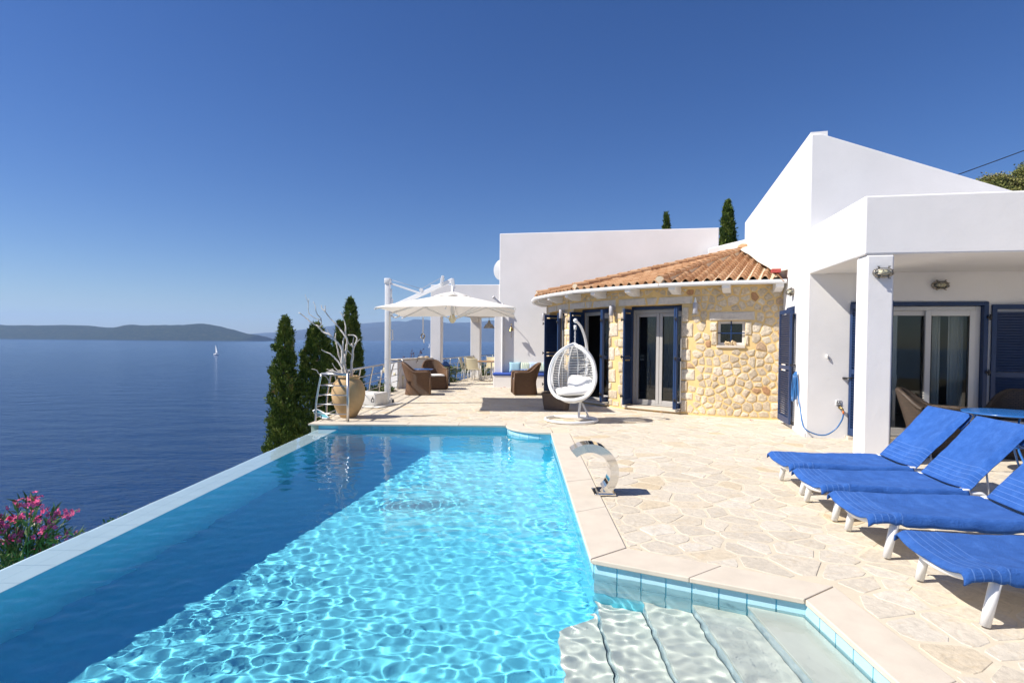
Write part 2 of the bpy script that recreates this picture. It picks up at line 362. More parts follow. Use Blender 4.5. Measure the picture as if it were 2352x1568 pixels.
land('far_mountain', 10800, px([(380, 0), (480, 6), (560, 13), (640, 20), (760, 36), (830, 40), (900, 46), (980, 40), (1100, 46), (1200, 56), (1400, 50), (1700, 30)], 10800, 900), 1200, M['mountain'], 14)
hz = MB(); hz.box(-13000, 13000, -2500, 13500, SEA-8, 520); hm, hnt, hbs = newmat('sea_haze'); hnt.nodes.remove(hbs)
vp = N(hnt, 'ShaderNodeVolumePrincipled'); vp.inputs['Color'].default_value = (.46, .67, 1, 1); vp.inputs['Density'].default_value = 7.0e-5; vp.inputs['Anisotropy'].default_value = .1
hnt.links.new(vp.outputs[0], hnt.nodes['Material Output'].inputs['Volume'])
haze = hz.build('haze', hm, tone_attr=False); haze['kind'] = 'stuff'

# ---------------------------------------------------------------- pool and terrace
WZ = -0.11
tb = MB()
tb.prism([(1.86, -2.5), (1.86, 3.53), (.66, 4.13), (.72, 9.5), (.70, 10.48), (13, 10.48), (13, -2.5)], -.32, -.0125)
tb.prism([(-3.70, 10.48), (13, 10.48), (13, 27.2), (-.62, 27.2), (-1.7, 24.1), (-2.42, 19.95), (-3.70, 18.05)], -.32, -.0125)
tb.prism([(-3.70, -2.5), (1.83, -2.5), (1.83, .74), (-3.70, .74)], -.32, -.0125)
tb.prism([(.70, 10.479), (.20, 10.479), (.30, 10.10), (.70, 9.96)], -.32, -.0130)
terrace = tb.build('terrace', M['grout']); terrace['kind'] = 'structure'
sb = MB()     # white retaining wall under the terrace edge
sb.prism([(-3.64, 10.50), (-3.0, 10.50), (-3.0, 18.0), (-3.60, 18.0)], -4, -.33); sb.prism([(-3.55, 18.0), (-2.3, 19.9), (-1.5, 24), (-.5, 27), (3, 27), (3, 18)], -4, -.33)
rw = sb.build('retaining_wall', M['plaster']); tag(rw, 'white retaining wall under the terrace edge beside the cypresses', 'wall')

def xin(y): return -3.36+.0161*y          # inner face of the overflow wall
def xout(y): return -3.675+.0115*y
pb = MB()
FL = -2.4
pb.add([(-3.5, .6, -.50), (2.0, .6, -.50), (2.0, 10.7, -2.0), (-3.5, 10.7, -2.0), (-3.5, .6, -2.6), (2.0, .6, -2.6), (2.0, 10.7, -2.6), (-3.5, 10.7, -2.6)], [(0, 1, 2, 3), (7, 6, 5, 4), (0, 4, 5, 1), (1, 5, 6, 2), (2, 6, 7, 3), (3, 7, 4, 0)])
pb.prism([(xin(.7), .7), (xin(10.44), 10.44), (xout(10.44), 10.44), (xout(.7), .7)], -4.2, -.128)
pb.prism([(.605, 4.05), (.69, 9.53), (.69, 10.44), (.90, 10.44), (.90, 4.2)], FL, -.036)
pb.prism([(.605, 4.05), (1.82, 3.45), (2.0, 3.45), (2.0, 4.25), (.9, 4.25)], FL, -.036)
pb.prism([(1.82, 3.45), (1.80, .7), (2.0, .7), (2.0, 3.45)], FL, -.036)
pb.prism([(-3.6, .7), (2.0, .7), (2.0, .78), (-3.6, .78)], FL, -.036)
pb.prism([(-3.55, 10.44), (.9, 10.44), (.9, 10.475), (-3.55, 10.475)], FL-2, -.036)
arc = [(.70+.80*math.cos(a), 10.40+.80*math.sin(a)) for a in np.linspace(PI, 1.5*PI, 13)]
pb.prism([(.70+.77*math.cos(a), 10.41+.77*math.sin(a)) for a in np.linspace(PI, 1.5*PI, 13)]+[(.72, 10.46)], FL, -.036)
pool = pb.build('swimming_pool', M['pooltile']); pool['kind'] = 'structure'
recv = [pool]
def tile_run(p, q, z0, z1, w=.205, th=.010, name='tile', inward=None):
    p = Vector(p); q = Vector(q); L = (q-p).length; n = max(1, round(L/w)); d = (q-p).normalized(); nn = Vector((-d.y, d.x))
    if inward is not None and nn.dot(Vector(inward)) < 0: nn = -nn
    for i in range(n):
        a = p+d*(L*i/n+.004); b_ = p+d*(L*(i+1)/n-.004); t = MB()
        t.prism([tuple(a), tuple(b_), tuple(b_+nn*th), tuple(a+nn*th)], z0+.004, z1-.003, tone=random.random())
        recv.append(t.build(name, M['bandtile'], pool, bevel=.0015))
tile_run((-3.19, 10.44), (-.09, 10.44), -.235, -.036, inward=(0, -1))
tile_run((.69, 9.60), (.605, 4.05), -.235, -.036, inward=(-1, 0))
for z0, z1 in ((-.235, -.036), (-.435, -.235)):
    tile_run((.605, 4.05), (1.82, 3.45), z0, z1, w=.17, inward=(-.5, -1)); tile_run((1.82, 3.45), (1.80, .8), z0, z1, w=.17, inward=(-1, 0))
ar2 = [(.70+.77*math.cos(a), 10.41+.77*math.sin(a)) for a in np.linspace(PI+.04, 1.5*PI-.04, 7)]
for a, b_ in zip(ar2[:-1], ar2[1:]): tile_run(a, b_, -.235, -.036, w=.25, inward=(-.6, -.6))
# overflow edge: two rows of flat tiles
y = .8
while y < 10.40:
    y2 = min(10.42, y+.30)
    for u0, u1 in ((.0, .5), (.5, 1.0)):
        t = MB(); e = .0018
        c = [(xin(y)+(xout(y)-xin(y))*u0, y), (xin(y)+(xout(y)-xin(y))*u1, y), (xin(y2)+(xout(y2)-xin(y2))*u1, y2), (xin(y2)+(xout(y2)-xin(y2))*u0, y2)]
        c = [(c[0][0]-e, c[0][1]+e), (c[1][0]+e, c[1][1]+e), (c[2][0]+e, c[2][1]-e), (c[3][0]-e, c[3][1]-e)]
        t.prism(c, -.130, -.1165-.004*u0); recv.append(t.build('edge_tile', M['edgetile'], pool))
    y = y2
# steps in the bay
def ywall(x): return 4.05+(x-.605)*(3.45-4.05)/(1.82-.605)
for x0, x1, zt in ((1.51, 1.80, -.145), (1.21, 1.51, -.285), (.91, 1.21, -.425), (.61, .91, -.565), (.30, .61, -.72)):
    if x0 > .55: poly = [(x0, .79), (x1, .79), (x1, ywall(max(x1, .61))-.012), (x0, ywall(max(x0, .61))-.012)]
    else: poly = [(x0, .79), (x1, .79), (x1, 3.98), (x0+.02, 3.75)]
    s_ = MB(); s_.prism([(a+.008*(i in (0, 3)), b_) for i, (a, b_) in enumerate(poly)], FL, zt-.035); r_ = s_.build('riser', M['edgetile'], pool); recv.append(r_)
    s_ = MB(); s_.prism([(a+.004*(i in (0, 3)), b_-.001) for i, (a, b_) in enumerate(poly)], zt-.033, zt); r_ = s_.build('step', M['marble'], pool, bevel=.006); recv.append(r_)
# coping slabs
def slab(poly, z1=0.0, th=.036, name='coping_slab'):
    b = MB(); b.prism(poly, z1-th, z1+random.uniform(-.0015, .0015), tone=random.random()); o = b.build(name, M['coping'], pool, bevel=.006); return o
def lerp(a, b, t): return (a[0]+(b[0]-a[0])*t, a[1]+(b[1]-a[1])*t)
def strip(a0, a1, b0, b1, cuts):
    e = .0014/math.hypot(a1[0]-a0[0], a1[1]-a0[1])
    for t0, t1 in zip(cuts[:-1], cuts[1:]): slab([lerp(a0, a1, t0+e), lerp(a0, a1, t1-e), lerp(b0, b1, t1-e), lerp(b0, b1, t0+e)])
strip((-3.72, 10.375), (-.098, 10.375), (-3.72, 10.70), (-.098, 10.70), [0, .24, .50, .76, 1])
ar0 = [(.70+.80*math.cos(a), 10.40+.80*math.sin(a)) for a in np.linspace(PI, 1.5*PI, 17)]; ar1 = [(.70+.47*math.cos(a), 10.40+.47*math.sin(a)) for a in np.linspace(PI, 1.5*PI, 17)]
slab(ar0[:9]+ar1[8::-1]); slab(ar0[8:]+ar1[:7:-1])
slab([(-.093, 10.405), (.225, 10.405), (.225, 10.70), (-.093, 10.70)])
strip((.668, 9.59), (.575, 4.03), (.985, 9.59), (.874, 4.26), [0, .2, .4, .6, .8, 1])
strip((.575, 4.02), (1.79, 3.42), (.874, 4.25), (2.075, 3.612), [0, .5, 1])
strip((1.79, 3.412), (1.775, .8), (2.075, 3.604), (2.06, .8), [0, .36, .70, 1])
strip((-3.72, .80), (2.08, .80), (-3.72, .45), (2.08, .45), [0, .2, .4, .6, .8, 1])
# water
wx = np.arange(-3.66, 1.815, .0135); wy = np.concatenate([np.arange(.78, 2.4, .03), np.arange(2.4, 5.6, .0135), np.arange(5.6, 10.45, .024)])
X, Y = np.meshgrid(wx, wy); Z = np.zeros_like(X); rg = np.random.default_rng(5)
fadeY = 1-.72*np.clip((Y-3.6)/2.6, 0, 1)
for i in range(130):
    lam = .06*2**(rg.random()*1.75); k = 2*PI/lam; a = rg.normal(rad(75), .85)
    Z += fadeY*.00014*(lam/.12)**1.45*np.sin(k*(np.cos(a)*X+np.sin(a)*Y)+rg.random()*6.28)
for i in range(60):
    lam = .16*2**(rg.random()*1.4); k = 2*PI/lam; a = rg.normal(rad(80), .6)
    Z += .00014*(lam/.2)**1.3*np.sin(k*(np.cos(a)*X+np.sin(a)*Y)+rg.random()*6.28)
for (cx, cy_, l_, a_) in ((-.25, 6.25, .11, .0008), (.45, 3.95, .075, .0010), (-2.1, 6.9, .09, .0010)):
    r_ = np.hypot(X-cx, Y-cy_); Z += a_*np.sin(2*PI*r_/l_)*np.exp(-(r_/.42)**2)
damp = np.clip((X-(-3.36+.0161*Y)+.01)/.10, .12, 1); gust = .75+.35*np.sin(X*1.1+.6*Y)*np.sin(.8*Y+1)
Z = Z*.82*damp*gust*np.where(X > 1.0, np.clip(1-(X-1.0)*.9, .4, 1), 1)
co = np.stack([X, Y, Z+WZ], -1).reshape(-1, 3); nx_, ny_ = len(wx), len(wy); idx = np.arange(nx_*ny_).reshape(ny_, nx_)
inside = (X > -3.675+.0115*Y) & ~((X > .66) & (Y > 4.12)) & ~((Y > 3.50-(X-1.82)*.494+.06) & (X > .62)) & ~((np.hypot(X-.70, Y-10.41) < .74))
cell = inside[:-1, :-1] & inside[:-1, 1:] & inside[1:, 1:] & inside[1:, :-1]
fa = np.stack([idx[:-1, :-1], idx[:-1, 1:], idx[1:, 1:], idx[1:, :-1]], -1)[cell]
used = np.unique(fa); remap = np.zeros(nx_*ny_, int); remap[used] = np.arange(len(used))
me = bpy.data.meshes.new('pool_water'); me.from_pydata(co[used].tolist(), [], remap[fa].tolist()); me.polygons.foreach_set('use_smooth', [True]*len(fa)); me.materials.append(M['water'])
water = bpy.data.objects.new('pool_water', me); COL.objects.link(water); water['kind'] = 'structure'
water.cycles.is_caustics_caster = True
for o in recv: o.cycles.is_caustics_receiver = True

# ---------------------------------------------------------------- crazy paving
def clip(poly, nx, ny, c):          # keep nx*x+ny*y <= c
    out = []
    for i in range(len(poly)):
        a = poly[i]; b = poly[(i+1) % len(poly)]; da = nx*a[0]+ny*a[1]-c; db = nx*b[0]+ny*b[1]-c
        if da <= 0: out.append(a)
        if (da < 0 < db) or (db < 0 < da): t = da/(da-db); out.append((a[0]+(b[0]-a[0])*t, a[1]+(b[1]-a[1])*t))
    return out
def voronoi(seeds, k=16, R=3.0):
    S_ = np.array(seeds); cells = []
    for i, p in enumerate(S_):
        d = ((S_-p)**2).sum(1); nb = np.argsort(d)[1:k+1]
        poly = [(p[0]-R, p[1]-R), (p[0]+R, p[1]-R), (p[0]+R, p[1]+R), (p[0]-R, p[1]+R)]
        for j in nb:
            q = S_[j]; n = q-p; m = (p+q)/2; poly = clip(poly, n[0], n[1], n[0]*m[0]+n[1]*m[1])
            if len(poly) < 3: break
        cells.append(poly)
    return cells
def parea(p): return abs(sum(p[i][0]*p[(i+1) % len(p)][1]-p[(i+1) % len(p)][0]*p[i][1] for i in range(len(p))))/2
def centroid(p): return (sum(q[0] for q in p)/len(p), sum(q[1] for q in p)/len(p))
def inset(poly, d):
    n = len(poly); a = sum(poly[i][0]*poly[(i+1) % n][1]-poly[(i+1) % n][0]*poly[i][1] for i in range(n))
    if a < 0: poly = poly[::-1]
    out = poly
    for i in range(n):
        p, q = poly[i], poly[(i+1) % n]; ex, ey = q[0]-p[0], q[1]-p[1]; l = math.hypot(ex, ey)
        if l < 1e-6: continue
        nx, ny = ey/l, -ex/l; out = clip(out, nx, ny, nx*p[0]+ny*p[1]-d)
        if len(out) < 3: return []
    return out
def roughen(poly, r, cut=.22):
    """knock the corners off and jitter, so that a cell reads as a broken stone"""
    out = []
    n = len(poly)
    for i in range(n):
        a, b, c = poly[i-1], poly[i], poly[(i+1) % n]
        l1 = math.hypot(b[0]-a[0], b[1]-a[1]); l2 = math.hypot(c[0]-b[0], c[1]-b[1])
        t = random.uniform(.04, cut)
        if min(l1, l2) > .05: out += [lerp(b, a, t), lerp(b, c, t)]
        else: out.append(b)
        if l2 > .22: out.append(lerp(b, c, random.uniform(.4, .6)))
    return [(x+random.uniform(-r, r), y+random.uniform(-r, r)) for x, y in out]
def inpoly(p, poly):
    x, y = p; c = False
    for i in range(len(poly)):
        a, b = poly[i], poly[i-1]
        if (a[1] > y) != (b[1] > y) and x < (b[0]-a[0])*(y-a[1])/(b[1]-a[1])+a[0]: c = not c
    return c
DECK = [(2.09, -1.0), (2.09, 3.62), (.885, 4.265), (.995, 9.6), (.985, 9.93), (.70, 9.95), (.42, 10.06), (.27, 10.30), (.235, 10.70), (-3.66, 10.715), (-3.66, 18.0), (-2.42, 19.9), (-1.7, 24), (-.65, 27.1), (8, 27.1), (9.5, 8.0), (9.5, -1.0)]
seeds = []
yy = -1.2
random.seed(21)
while yy < 27.5:
    xx = -4.2+random.random()*.3
    while xx < 9.8:
        if random.random() < .82: seeds.append((xx+random.uniform(-.135, .135), yy+random.uniform(-.095, .095)))
        xx += .30
    yy += .185
seeds = [s_ for s_ in seeds if inpoly(s_, [(1.6, -1.3), (1.6, 3.4), (.4, 4.0), (.5, 9.2), (-.1, 9.9), (-.2, 10.3), (-4.1, 10.3), (-4.1, 18.2), (-2.9, 20.2), (-1.2, 27.4), (8.3, 27.4), (9.8, 8), (9.8, -1.3)])
         and math.hypot(s_[0]-7, s_[1]-17.25) > 5.4 and not (s_[0] > 6.2 and s_[1] > 9.6) and not (s_[0] > 1.5 and s_[1] > 19.8)]
cells = voronoi(seeds); stones = []
for poly in cells:
    if len(poly) < 3: continue
    n = len(DECK)
    for i in range(n-0):
        a, b = DECK[i], DECK[(i+1) % n]
        ex, ey = b[0]-a[0], b[1]-a[1]; l = math.hypot(ex, ey); nx, ny = -ey/l, ex/l        # outward for clockwise list
        # only cut with an edge the stone really touches
        seg = [lerp(a, b, t) for t in np.linspace(0, 1, max(2, int(l/.08)))]
        if any(inpoly(s_, poly) for s_ in seg): poly = clip(poly, nx, ny, nx*a[0]+ny*a[1])
        if len(poly) < 3: break
    if len(poly) < 3: continue
    c = centroid(poly)
    if not inpoly(c, DECK) or parea(poly) < .008 or parea(poly) > .6: continue
    p2 = inset(poly, random.uniform(.005, .013))
    if len(p2) < 3: continue
    p2 = roughen(p2, .006)
    stones.append((parea(p2)/max(1.5, math.hypot(*c))**3, p2))
stones.sort(key=lambda s_: -s_[0])
def stone_into(mb, poly, z0, z1, tn):
    n = len(poly); c = centroid(poly); a = sum(poly[i][0]*poly[(i+1) % n][1]-poly[(i+1) % n][0]*poly[i][1] for i in range(n))
    if a < 0: poly = poly[::-1]
    tx, ty = random.uniform(-.006, .006), random.uniform(-.006, .006)
    top = [(c[0]+(x-c[0])*.94, c[1]+(y-c[1])*.94, z1+(x-c[0])*tx+(y-c[1])*ty) for x, y in poly]
    vs_ = [(x, y, z0) for x, y in poly]+top
    mb.add(vs_, [tuple(range(n, 2*n))]+[(i, (i+1) % n, n+(i+1) % n, n+i) for i in range(n)], tone=tn)
rest = MB()
for i, (w_, p2) in enumerate(stones):
    z1 = random.uniform(-.0112, -.0082); tn = random.random()
    if i < 295:
        b = MB(); stone_into(b, p2, -.016, z1, tn); b.build('paving_stone', M['flag'], terrace)
    else: stone_into(rest, p2, -.016, z1, tn)
ro = rest.build('paving_stones', M['flag'], terrace); ro['kind'] = 'stuff'
# ---------------------------------------------------------------- louvred shutters, glazed doors
_slat = {}
def shutter(parent, Mx, w, h, z0, name='shutter', slats=True, side=1, th=.036, mid=True):
    """leaf in local frame: x 0..w, y -th/2..th/2, z z0..z0+h"""
    st = .065; b = MB()
    b.box(0, st, -th/2, th/2, z0, z0+h, Mx); b.box(w-st, w, -th/2, th/2, z0, z0+h, Mx)
    b.box(st, w-st, -th/2+.001, th/2-.001, z0, z0+.12, Mx); b.box(st, w-st, -th/2+.001, th/2-.001, z0+h-.075, z0+h, Mx)
    if mid: b.box(st, w-st, -th/2+.001, th/2-.001, z0+h*.47, z0+h*.47+.075, Mx)
    o = b.build(name, M['blue'], parent, bevel=.003)
    if slats:
        key = round(w-2*st, 3)
        if key not in _slat:
            m_ = MB(); m_.box(0, w-2*st, -.027, .027, -.0035, .0035, Matrix.Rotation(rad(-58), 4, 'X')); s_ = m_.build('slat', M['blue'], None); _slat[key] = s_.data; bpy.data.objects.remove(s_)
        pitch = .042; n = int((h-.20)/pitch)
        for i in range(n):
            z = z0+.14+i*pitch
            if mid and abs(z-(z0+h*.47+.037)) < .055: continue
            if z > z0+h-.09: break
            s_ = bpy.data.objects.new('slat', _slat[key]); COL.objects.link(s_); s_.parent = o
            s_.matrix_basis = WM(o).inverted() @ Mx @ Matrix.Translation((st, 0, z))
    return o
def hinge(parent, Mx, x, y, z, name='hinge'):
    b = MB(); b.box(x-.03, x+.03, y-.012, y+.012, z-.02, z+.02, Mx); b.tube([Mx @ Vector((x, y-.014, z-.045)), Mx @ Vector((x, y-.014, z+.045))], .010, 8)
    return b.build(name, M['black'], parent)
def glazed_leaf(parent, Mx, x0, x1, z0, z1, y, mat='alu', st=.075, name='door'):
    b = MB(); d = .025
    b.box(x0, x0+st, y-d, y+d, z0, z1, Mx); b.box(x1-st, x1, y-d, y+d, z0, z1, Mx); b.box(x0+st, x1-st, y-d+.001, y+d-.001, z0, z0+st*1.15, Mx); b.box(x0+st, x1-st, y-d+.001, y+d-.001, z1-st, z1, Mx)
    o = b.build(name, M[mat], parent, bevel=.006)
    g = MB(); g.box(x0+st-.002, x1-st+.002, y-.003, y+.003, z0+st, z1-st+.002, Mx); g.build('pane', M['glass'], o)
    g = MB(); e = .008
    for a in (x0+st, x1-st-e): g.box(a, a+e, y-d-.003, y-d+.006, z0+st*1.15, z1-st, Mx)
    g.build('gasket', M['black'], o)
    return o

# ---------------------------------------------------------------- stone pavilion (part of a cylinder)
PC = Vector((7.0, 17.25)); PR = 5.95
def pol(ang, r, z): a = rad(ang); return Vector((PC.x-math.sin(a)*r, PC.y-math.cos(a)*r, z))
pav = thing('stone_pavilion', 'round rubble stone pavilion with yellow mortar, blue shutters and a clay tile roof', 'building', (4.6, 12.9, 0))
TH = .42
def wall_seg(mb, a0, a1, z0, z1, step=1.6):
    n = max(1, int(abs(a1-a0)/step)); A = [a0+(a1-a0)*i/n for i in range(n+1)]
    P = [[pol(a, PR, z0), pol(a, PR, z1), pol(a, PR-TH, z1), pol(a, PR-TH, z0)] for a in A]
    mb.grid(P, closed_u=True, smooth=False); o = len(mb.v)
    mb.add(P[0], [(0, 1, 2, 3)]); mb.add(P[-1], [(3, 2, 1, 0)])
DOORS = [(34.1, 47.5), (52.1, 65.4), (70.1, 83.5)]; WIN = (21.75, 27.0, 1.475, 2.0)
pw = MB(); ZT = 2.74
for a0, a1 in ((13.0, 21.75), (27.0, 34.1), (47.5, 52.1), (65.4, 70.1), (83.5, 92.0)): wall_seg(pw, a0, a1, -.05, 2.37)
wall_seg(pw, *WIN[:2], -.05, WIN[2]); wall_seg(pw, *WIN[:2], WIN[3], 2.37); wall_seg(pw, 13.0, 92.0, 2.372, ZT)
for a0, a1 in DOORS: wall_seg(pw, a0+.02, a1-.02, -.05, .045)
pwall = pw.build('wall', M['mortar'], pav)
random.seed(5)
WS = []
def wstone(poly, bulge, mat='wallstone', tn=None, name='stone', arcR=PR):
    """poly in (angle-arc metres from 0, z); drawn proud of the wall"""
    if len(poly) < 3: return
    n = len(poly); a = sum(poly[i][0]*poly[(i+1) % n][1]-poly[(i+1) % n][0]*poly[i][1] for i in range(n))
    if a < 0: poly = poly[::-1]
    c = centroid(poly); tn = random.random() if tn is None else tn
    def P(s, z, d): return pol(math.degrees(s/arcR), PR+d, z)
    r0 = [P(s, z, -.01) for s, z in poly]; r1 = [P(c[0]+(s-c[0])*.93, c[1]+(z-c[1])*.93, bulge*random.uniform(.55, 1)) for s, z in poly]
    r2 = [P(c[0]+(s-c[0])*.55, c[1]+(z-c[1])*.55, bulge*random.uniform(.9, 1.5)) for s, z in poly]
    fs = []
    for i in range(n):
        j = (i+1) % n; fs += [(j, i, n+i, n+j), (n+j, n+i, 2*n+i, 2*n+j)]
    fs.append(tuple(range(3*n-1, 2*n-1, -1)))
    if name == 'stone': WS.append((parea(poly), r0+r1+r2, fs, tn)); return
    b = MB(); b.add(r0+r1+r2, fs, tone=tn); b.build(name, M[mat], pwall)
def S(a): return rad(a)*PR
def quoins(s, z0, z1, dirn, wmin=.14, wmax=.30):
    """stack of roughly squared stones along a jamb; dirn = +1 grows to larger s"""
    z = z0+.02; k = 0
    while z < z1-.05:
        h = min(random.uniform(.16, .36), z1-z); w = random.uniform(wmin, wmax) if k % 2 else random.uniform(wmin*.6, wmin*1.1)
        a, b_ = (s+.004, s+w) if dirn > 0 else (s-w, s-.004)
        p = [(a, z), ((a+b_)/2, z-.004), (b_, z), (b_, z+h-.025), ((a+b_)/2, z+h-.018), (a, z+h-.025)]
        wstone([(x+random.uniform(-.006, .006), y+random.uniform(-.007, .007)) for x, y in p], random.uniform(.014, .026), tn=random.choice([.3, .45, .7, .8, .75, .2])); QU.append((min(a, b_), max(a, b_), z, z+h)); z += h; k += 1
QU = []
for a0, a1 in DOORS:
    quoins(S(a0), .02, 2.36, -1); quoins(S(a1), .02, 2.36, +1, .12, .20)
quoins(S(WIN[0]), WIN[2], WIN[3], -1, .10, .18); quoins(S(WIN[1]), WIN[2], WIN[3], 1, .10, .18)
def blocked(s, z, m=.02):
    for a0, a1 in DOORS:
        if S(a0)-m < s < S(a1)+m and z < 2.56: return True
    if S(WIN[0])-m < s < S(WIN[1])+m and WIN[2]-.06 < z < WIN[3]+m: return True
    if S(19.8)-m < s < S(28.7)+m and 2.0 < z < 2.21: return True
    if S(31.8) < s < S(85) and 2.36-m < z < 2.55: return True
    for q in QU:
        if q[0]-m < s < q[1]+m and q[2]-m < z < q[3]+m: return True
    return False
sd = []
rr_ = []
for k in range(16000):
    s = random.uniform(S(13.2), S(92)); z = random.uniform(.03, 2.80); r = random.choice([.105, .12, .14, .16, .20, .235])
    if k > 9000: r = .11
    if all((s-a[0])**2/1.25+(z-a[1])**2*1.25 > (.5*(r+q))**2 for a, q in zip(sd, rr_) if abs(a[0]-s) < .3): sd.append((s, z)); rr_.append(r)
cells = voronoi(sd, 14, .5); nst = 0
for (s0, z0), poly in zip(sd, cells):
    if blocked(s0, z0, .045) or len(poly) < 3: continue
    p = poly
    p = clip(p, 0, 1, 2.715); p = clip(p, 0, -1, -.02); p = clip(p, -1, 0, -S(13.9)); p = clip(p, 1, 0, S(91.6))
    if len(p) < 3: continue
    p = inset(p, random.uniform(.008, .018))
    # trim against openings, lintels and quoins
    def cut(p, a, b_, zl, zh, m):
        c = centroid(p)
        if not any(a-m < q[0] < b_+m and zl-m < q[1] < zh+m for q in p+[lerp(p[i], p[i-1], .5) for i in range(len(p))]): return p
        o_ = [(c[0]-b_, (-1, 0, -(b_+m))), (a-c[0], (1, 0, a-m)), (c[1]-zh, (0, -1, -(zh+m))), (zl-c[1], (0, 1, zl-m))]
        return clip(p, *max(o_)[1])
    if len(p) > 2:
        for a0, a1 in DOORS:
            if len(p) > 2: p = cut(p, S(a0), S(a1), -1, 2.36, .008)
        for q in [(S(WIN[0]), S(WIN[1]), WIN[2]-.05, WIN[3]), (S(19.8), S(28.7), 2.01, 2.20)]+[(S(31.8), S(86), 2.365, 2.545)]+QU:
            if len(p) > 2: p = cut(p, *q, .014)
    if len(p) < 3 or parea(p) < .0035: continue
    p = roughen(p, .006, .20)
    wstone(p, random.uniform(.007, .016), tn=random.choice([random.random()*.85, random.random()*.85, random.random()*.85, random.random()])); nst += 1
WS.sort(key=lambda q: -q[0]); rest_ = MB()
for i, (a_, V_, fs_, tn_) in enumerate(WS):
    if i < 280: b = MB(); b.add(V_, fs_, tone=tn_); b.build('stone', M['wallstone'], pwall)
    else: rest_.add(V_, fs_, tone=tn_)
if rest_.v: o_ = rest_.build('stones', M['wallstone'], pwall); o_['kind'] = 'stuff'
def lint(s0, s1, z0, z1, pieces, mat='lintel'):
    for a, b_, sk0, sk1 in pieces:
        A = s0+(s1-s0)*a; B = s0+(s1-s0)*b_; m = 5; bot = [(A+.006+(B-A-.012)*i/m, z0) for i in range(m+1)]; top = [(A+.006+sk0+(B-A-.012+sk1-sk0)*i/m, z1) for i in range(m, -1, -1)]
        wstone([(x, y+random.uniform(-.004, .004)) for x, y in bot+top], .020, mat, name='lintel')
for a0, a1 in ((31.8, 49.4), (50.0, 67.4), (68.0, 85.4)):
    lint(S(a0), S(a1), 2.375, 2.535, [(0, .44, 0, -.035), (.46, .56, -.05, .05), (.58, 1, .035, 0)])
lint(S(19.8), S(28.7), 2.015, 2.19, [(0, 1, .01, 0)])
# window
wa = (WIN[0]+WIN[1])/2; wp = pol(wa, PR, 0); Mw = Matrix.Translation(wp) @ Matrix.Rotation(-rad(wa), 4, 'Z'); hw = S(WIN[1]-WIN[0])/2-.004
b = MB(); y0 = .10
for q in ((-hw, -hw+.055, WIN[2]+.02, WIN[3]), (hw-.055, hw, WIN[2]+.02, WIN[3])): b.box(q[0], q[1], y0, y0+.06, q[2], q[3], Mw)
b.box(-hw+.055, hw-.055, y0+.001, y0+.059, WIN[2]+.02, WIN[2]+.075, Mw); b.box(-hw+.055, hw-.055, y0+.001, y0+.059, WIN[3]-.055, WIN[3], Mw)
wino = b.build('window', M['alu'], pav, bevel=.004)
b = MB(); b.box(-hw+.05, hw-.05, y0+.03, y0+.036, WIN[2]+.07, WIN[3]-.05, Mw); b.build('pane', M['glass'], wino)
b = MB(); b.box(-.012, .012, .055, .079, WIN[2]+.02, WIN[3]+.01, Mw); b.box(-hw-.01, -.012, .058, .076, 1.735, 1.758, Mw); b.box(.012, hw+.01, .058, .076, 1.735, 1.758, Mw); b.build('grille', M['blue'], wino)
b = MB(); b.box(-hw-.01, hw+.01, -.035, .12, WIN[2]-.035, WIN[2]+.018, Mw); b.build('sill', M['coping'], wino, bevel=.005)
random.seed(9)
for k, (dx, lb) in enumerate(((-.055, 'left of two pale coral lumps on the small window sill'), (.06, 'right of two pale coral lumps on the small window sill'))):
    b = MB()
    for i in range(16): b.ball(Mw @ Vector((dx+random.uniform(-.045, .045), .02+random.uniform(-.02, .02), WIN[2]+.05+random.uniform(-.028, .05))), random.uniform(.016, .03), 7, 5)
    tag(b.build('coral', M['shell']), lb, 'coral', 'coral lumps on the window sill')
# doors with reveals
def pav_door(a0, a1, open_left=0):
    am = (a0+a1)/2; p = pol(am, PR*math.cos(rad((a1-a0)/2)), 0); Md = Matrix.Translation(p) @ Matrix.Rotation(-rad(am), 4, 'Z'); h = PR*math.sin(rad((a1-a0)/2)); yf = .26
    b = MB(); b.box(-h, h, -.10, .34, .03, .075, Md); b.build('threshold', M['coping'], pav, bevel=.006)
    b = MB(); b.box(-h, -h+.05, yf, yf+.07, .08, 2.36, Md); b.box(h-.05, h, yf, yf+.07, .08, 2.36, Md); b.box(-h+.05, h-.05, yf+.001, yf+.069, 2.29, 2.36, Md); b.build('shutter_frame', M['blue'], pav)
    b = MB(); y1 = yf+.09
    b.box(-h+.02, -h+.10, y1, y1+.07, .08, 2.30, Md); b.box(h-.10, h-.02, y1, y1+.07, .08, 2.30, Md); b.box(-h+.10, h-.10, y1+.001, y1+.069, 2.21, 2.30, Md); b.box(-h+.10, h-.10, y1+.001, y1+.069, .08, .115, Md)
    b.build('door_frame', M['alushade'], pav, bevel=.004)
    if not open_left: glazed_leaf(pav, Md, -h+.105, -.004, .118, 2.205, y1+.035, 'alushade')
    glazed_leaf(pav, Md, .004, h-.105, .118, 2.205, y1+.035, 'alushade')
    # shutters folded back square to the wall
    Ml = Md @ Matrix.Translation((-h+.028, yf+.02, 0)) @ Matrix.Rotation(rad(-84), 4, 'Z'); shutter(pav, Ml, .46, 2.20, .10)
    for dx in (-.025, -.066):
        Mr = Md @ Matrix.Translation((h+dx, yf+.02, 0)) @ Matrix.Rotation(rad(-92), 4, 'Z'); shutter(pav, Mr, .46, 2.20, .10, slats=False)
    for z in (.30, 1.2, 2.05):
        hinge(pav, Md, -h+.045, -.20, z); hinge(pav, Md, h-.045, -.20, z)
for i, d in enumerate(DOORS): pav_door(*d, open_left=(i == 1))
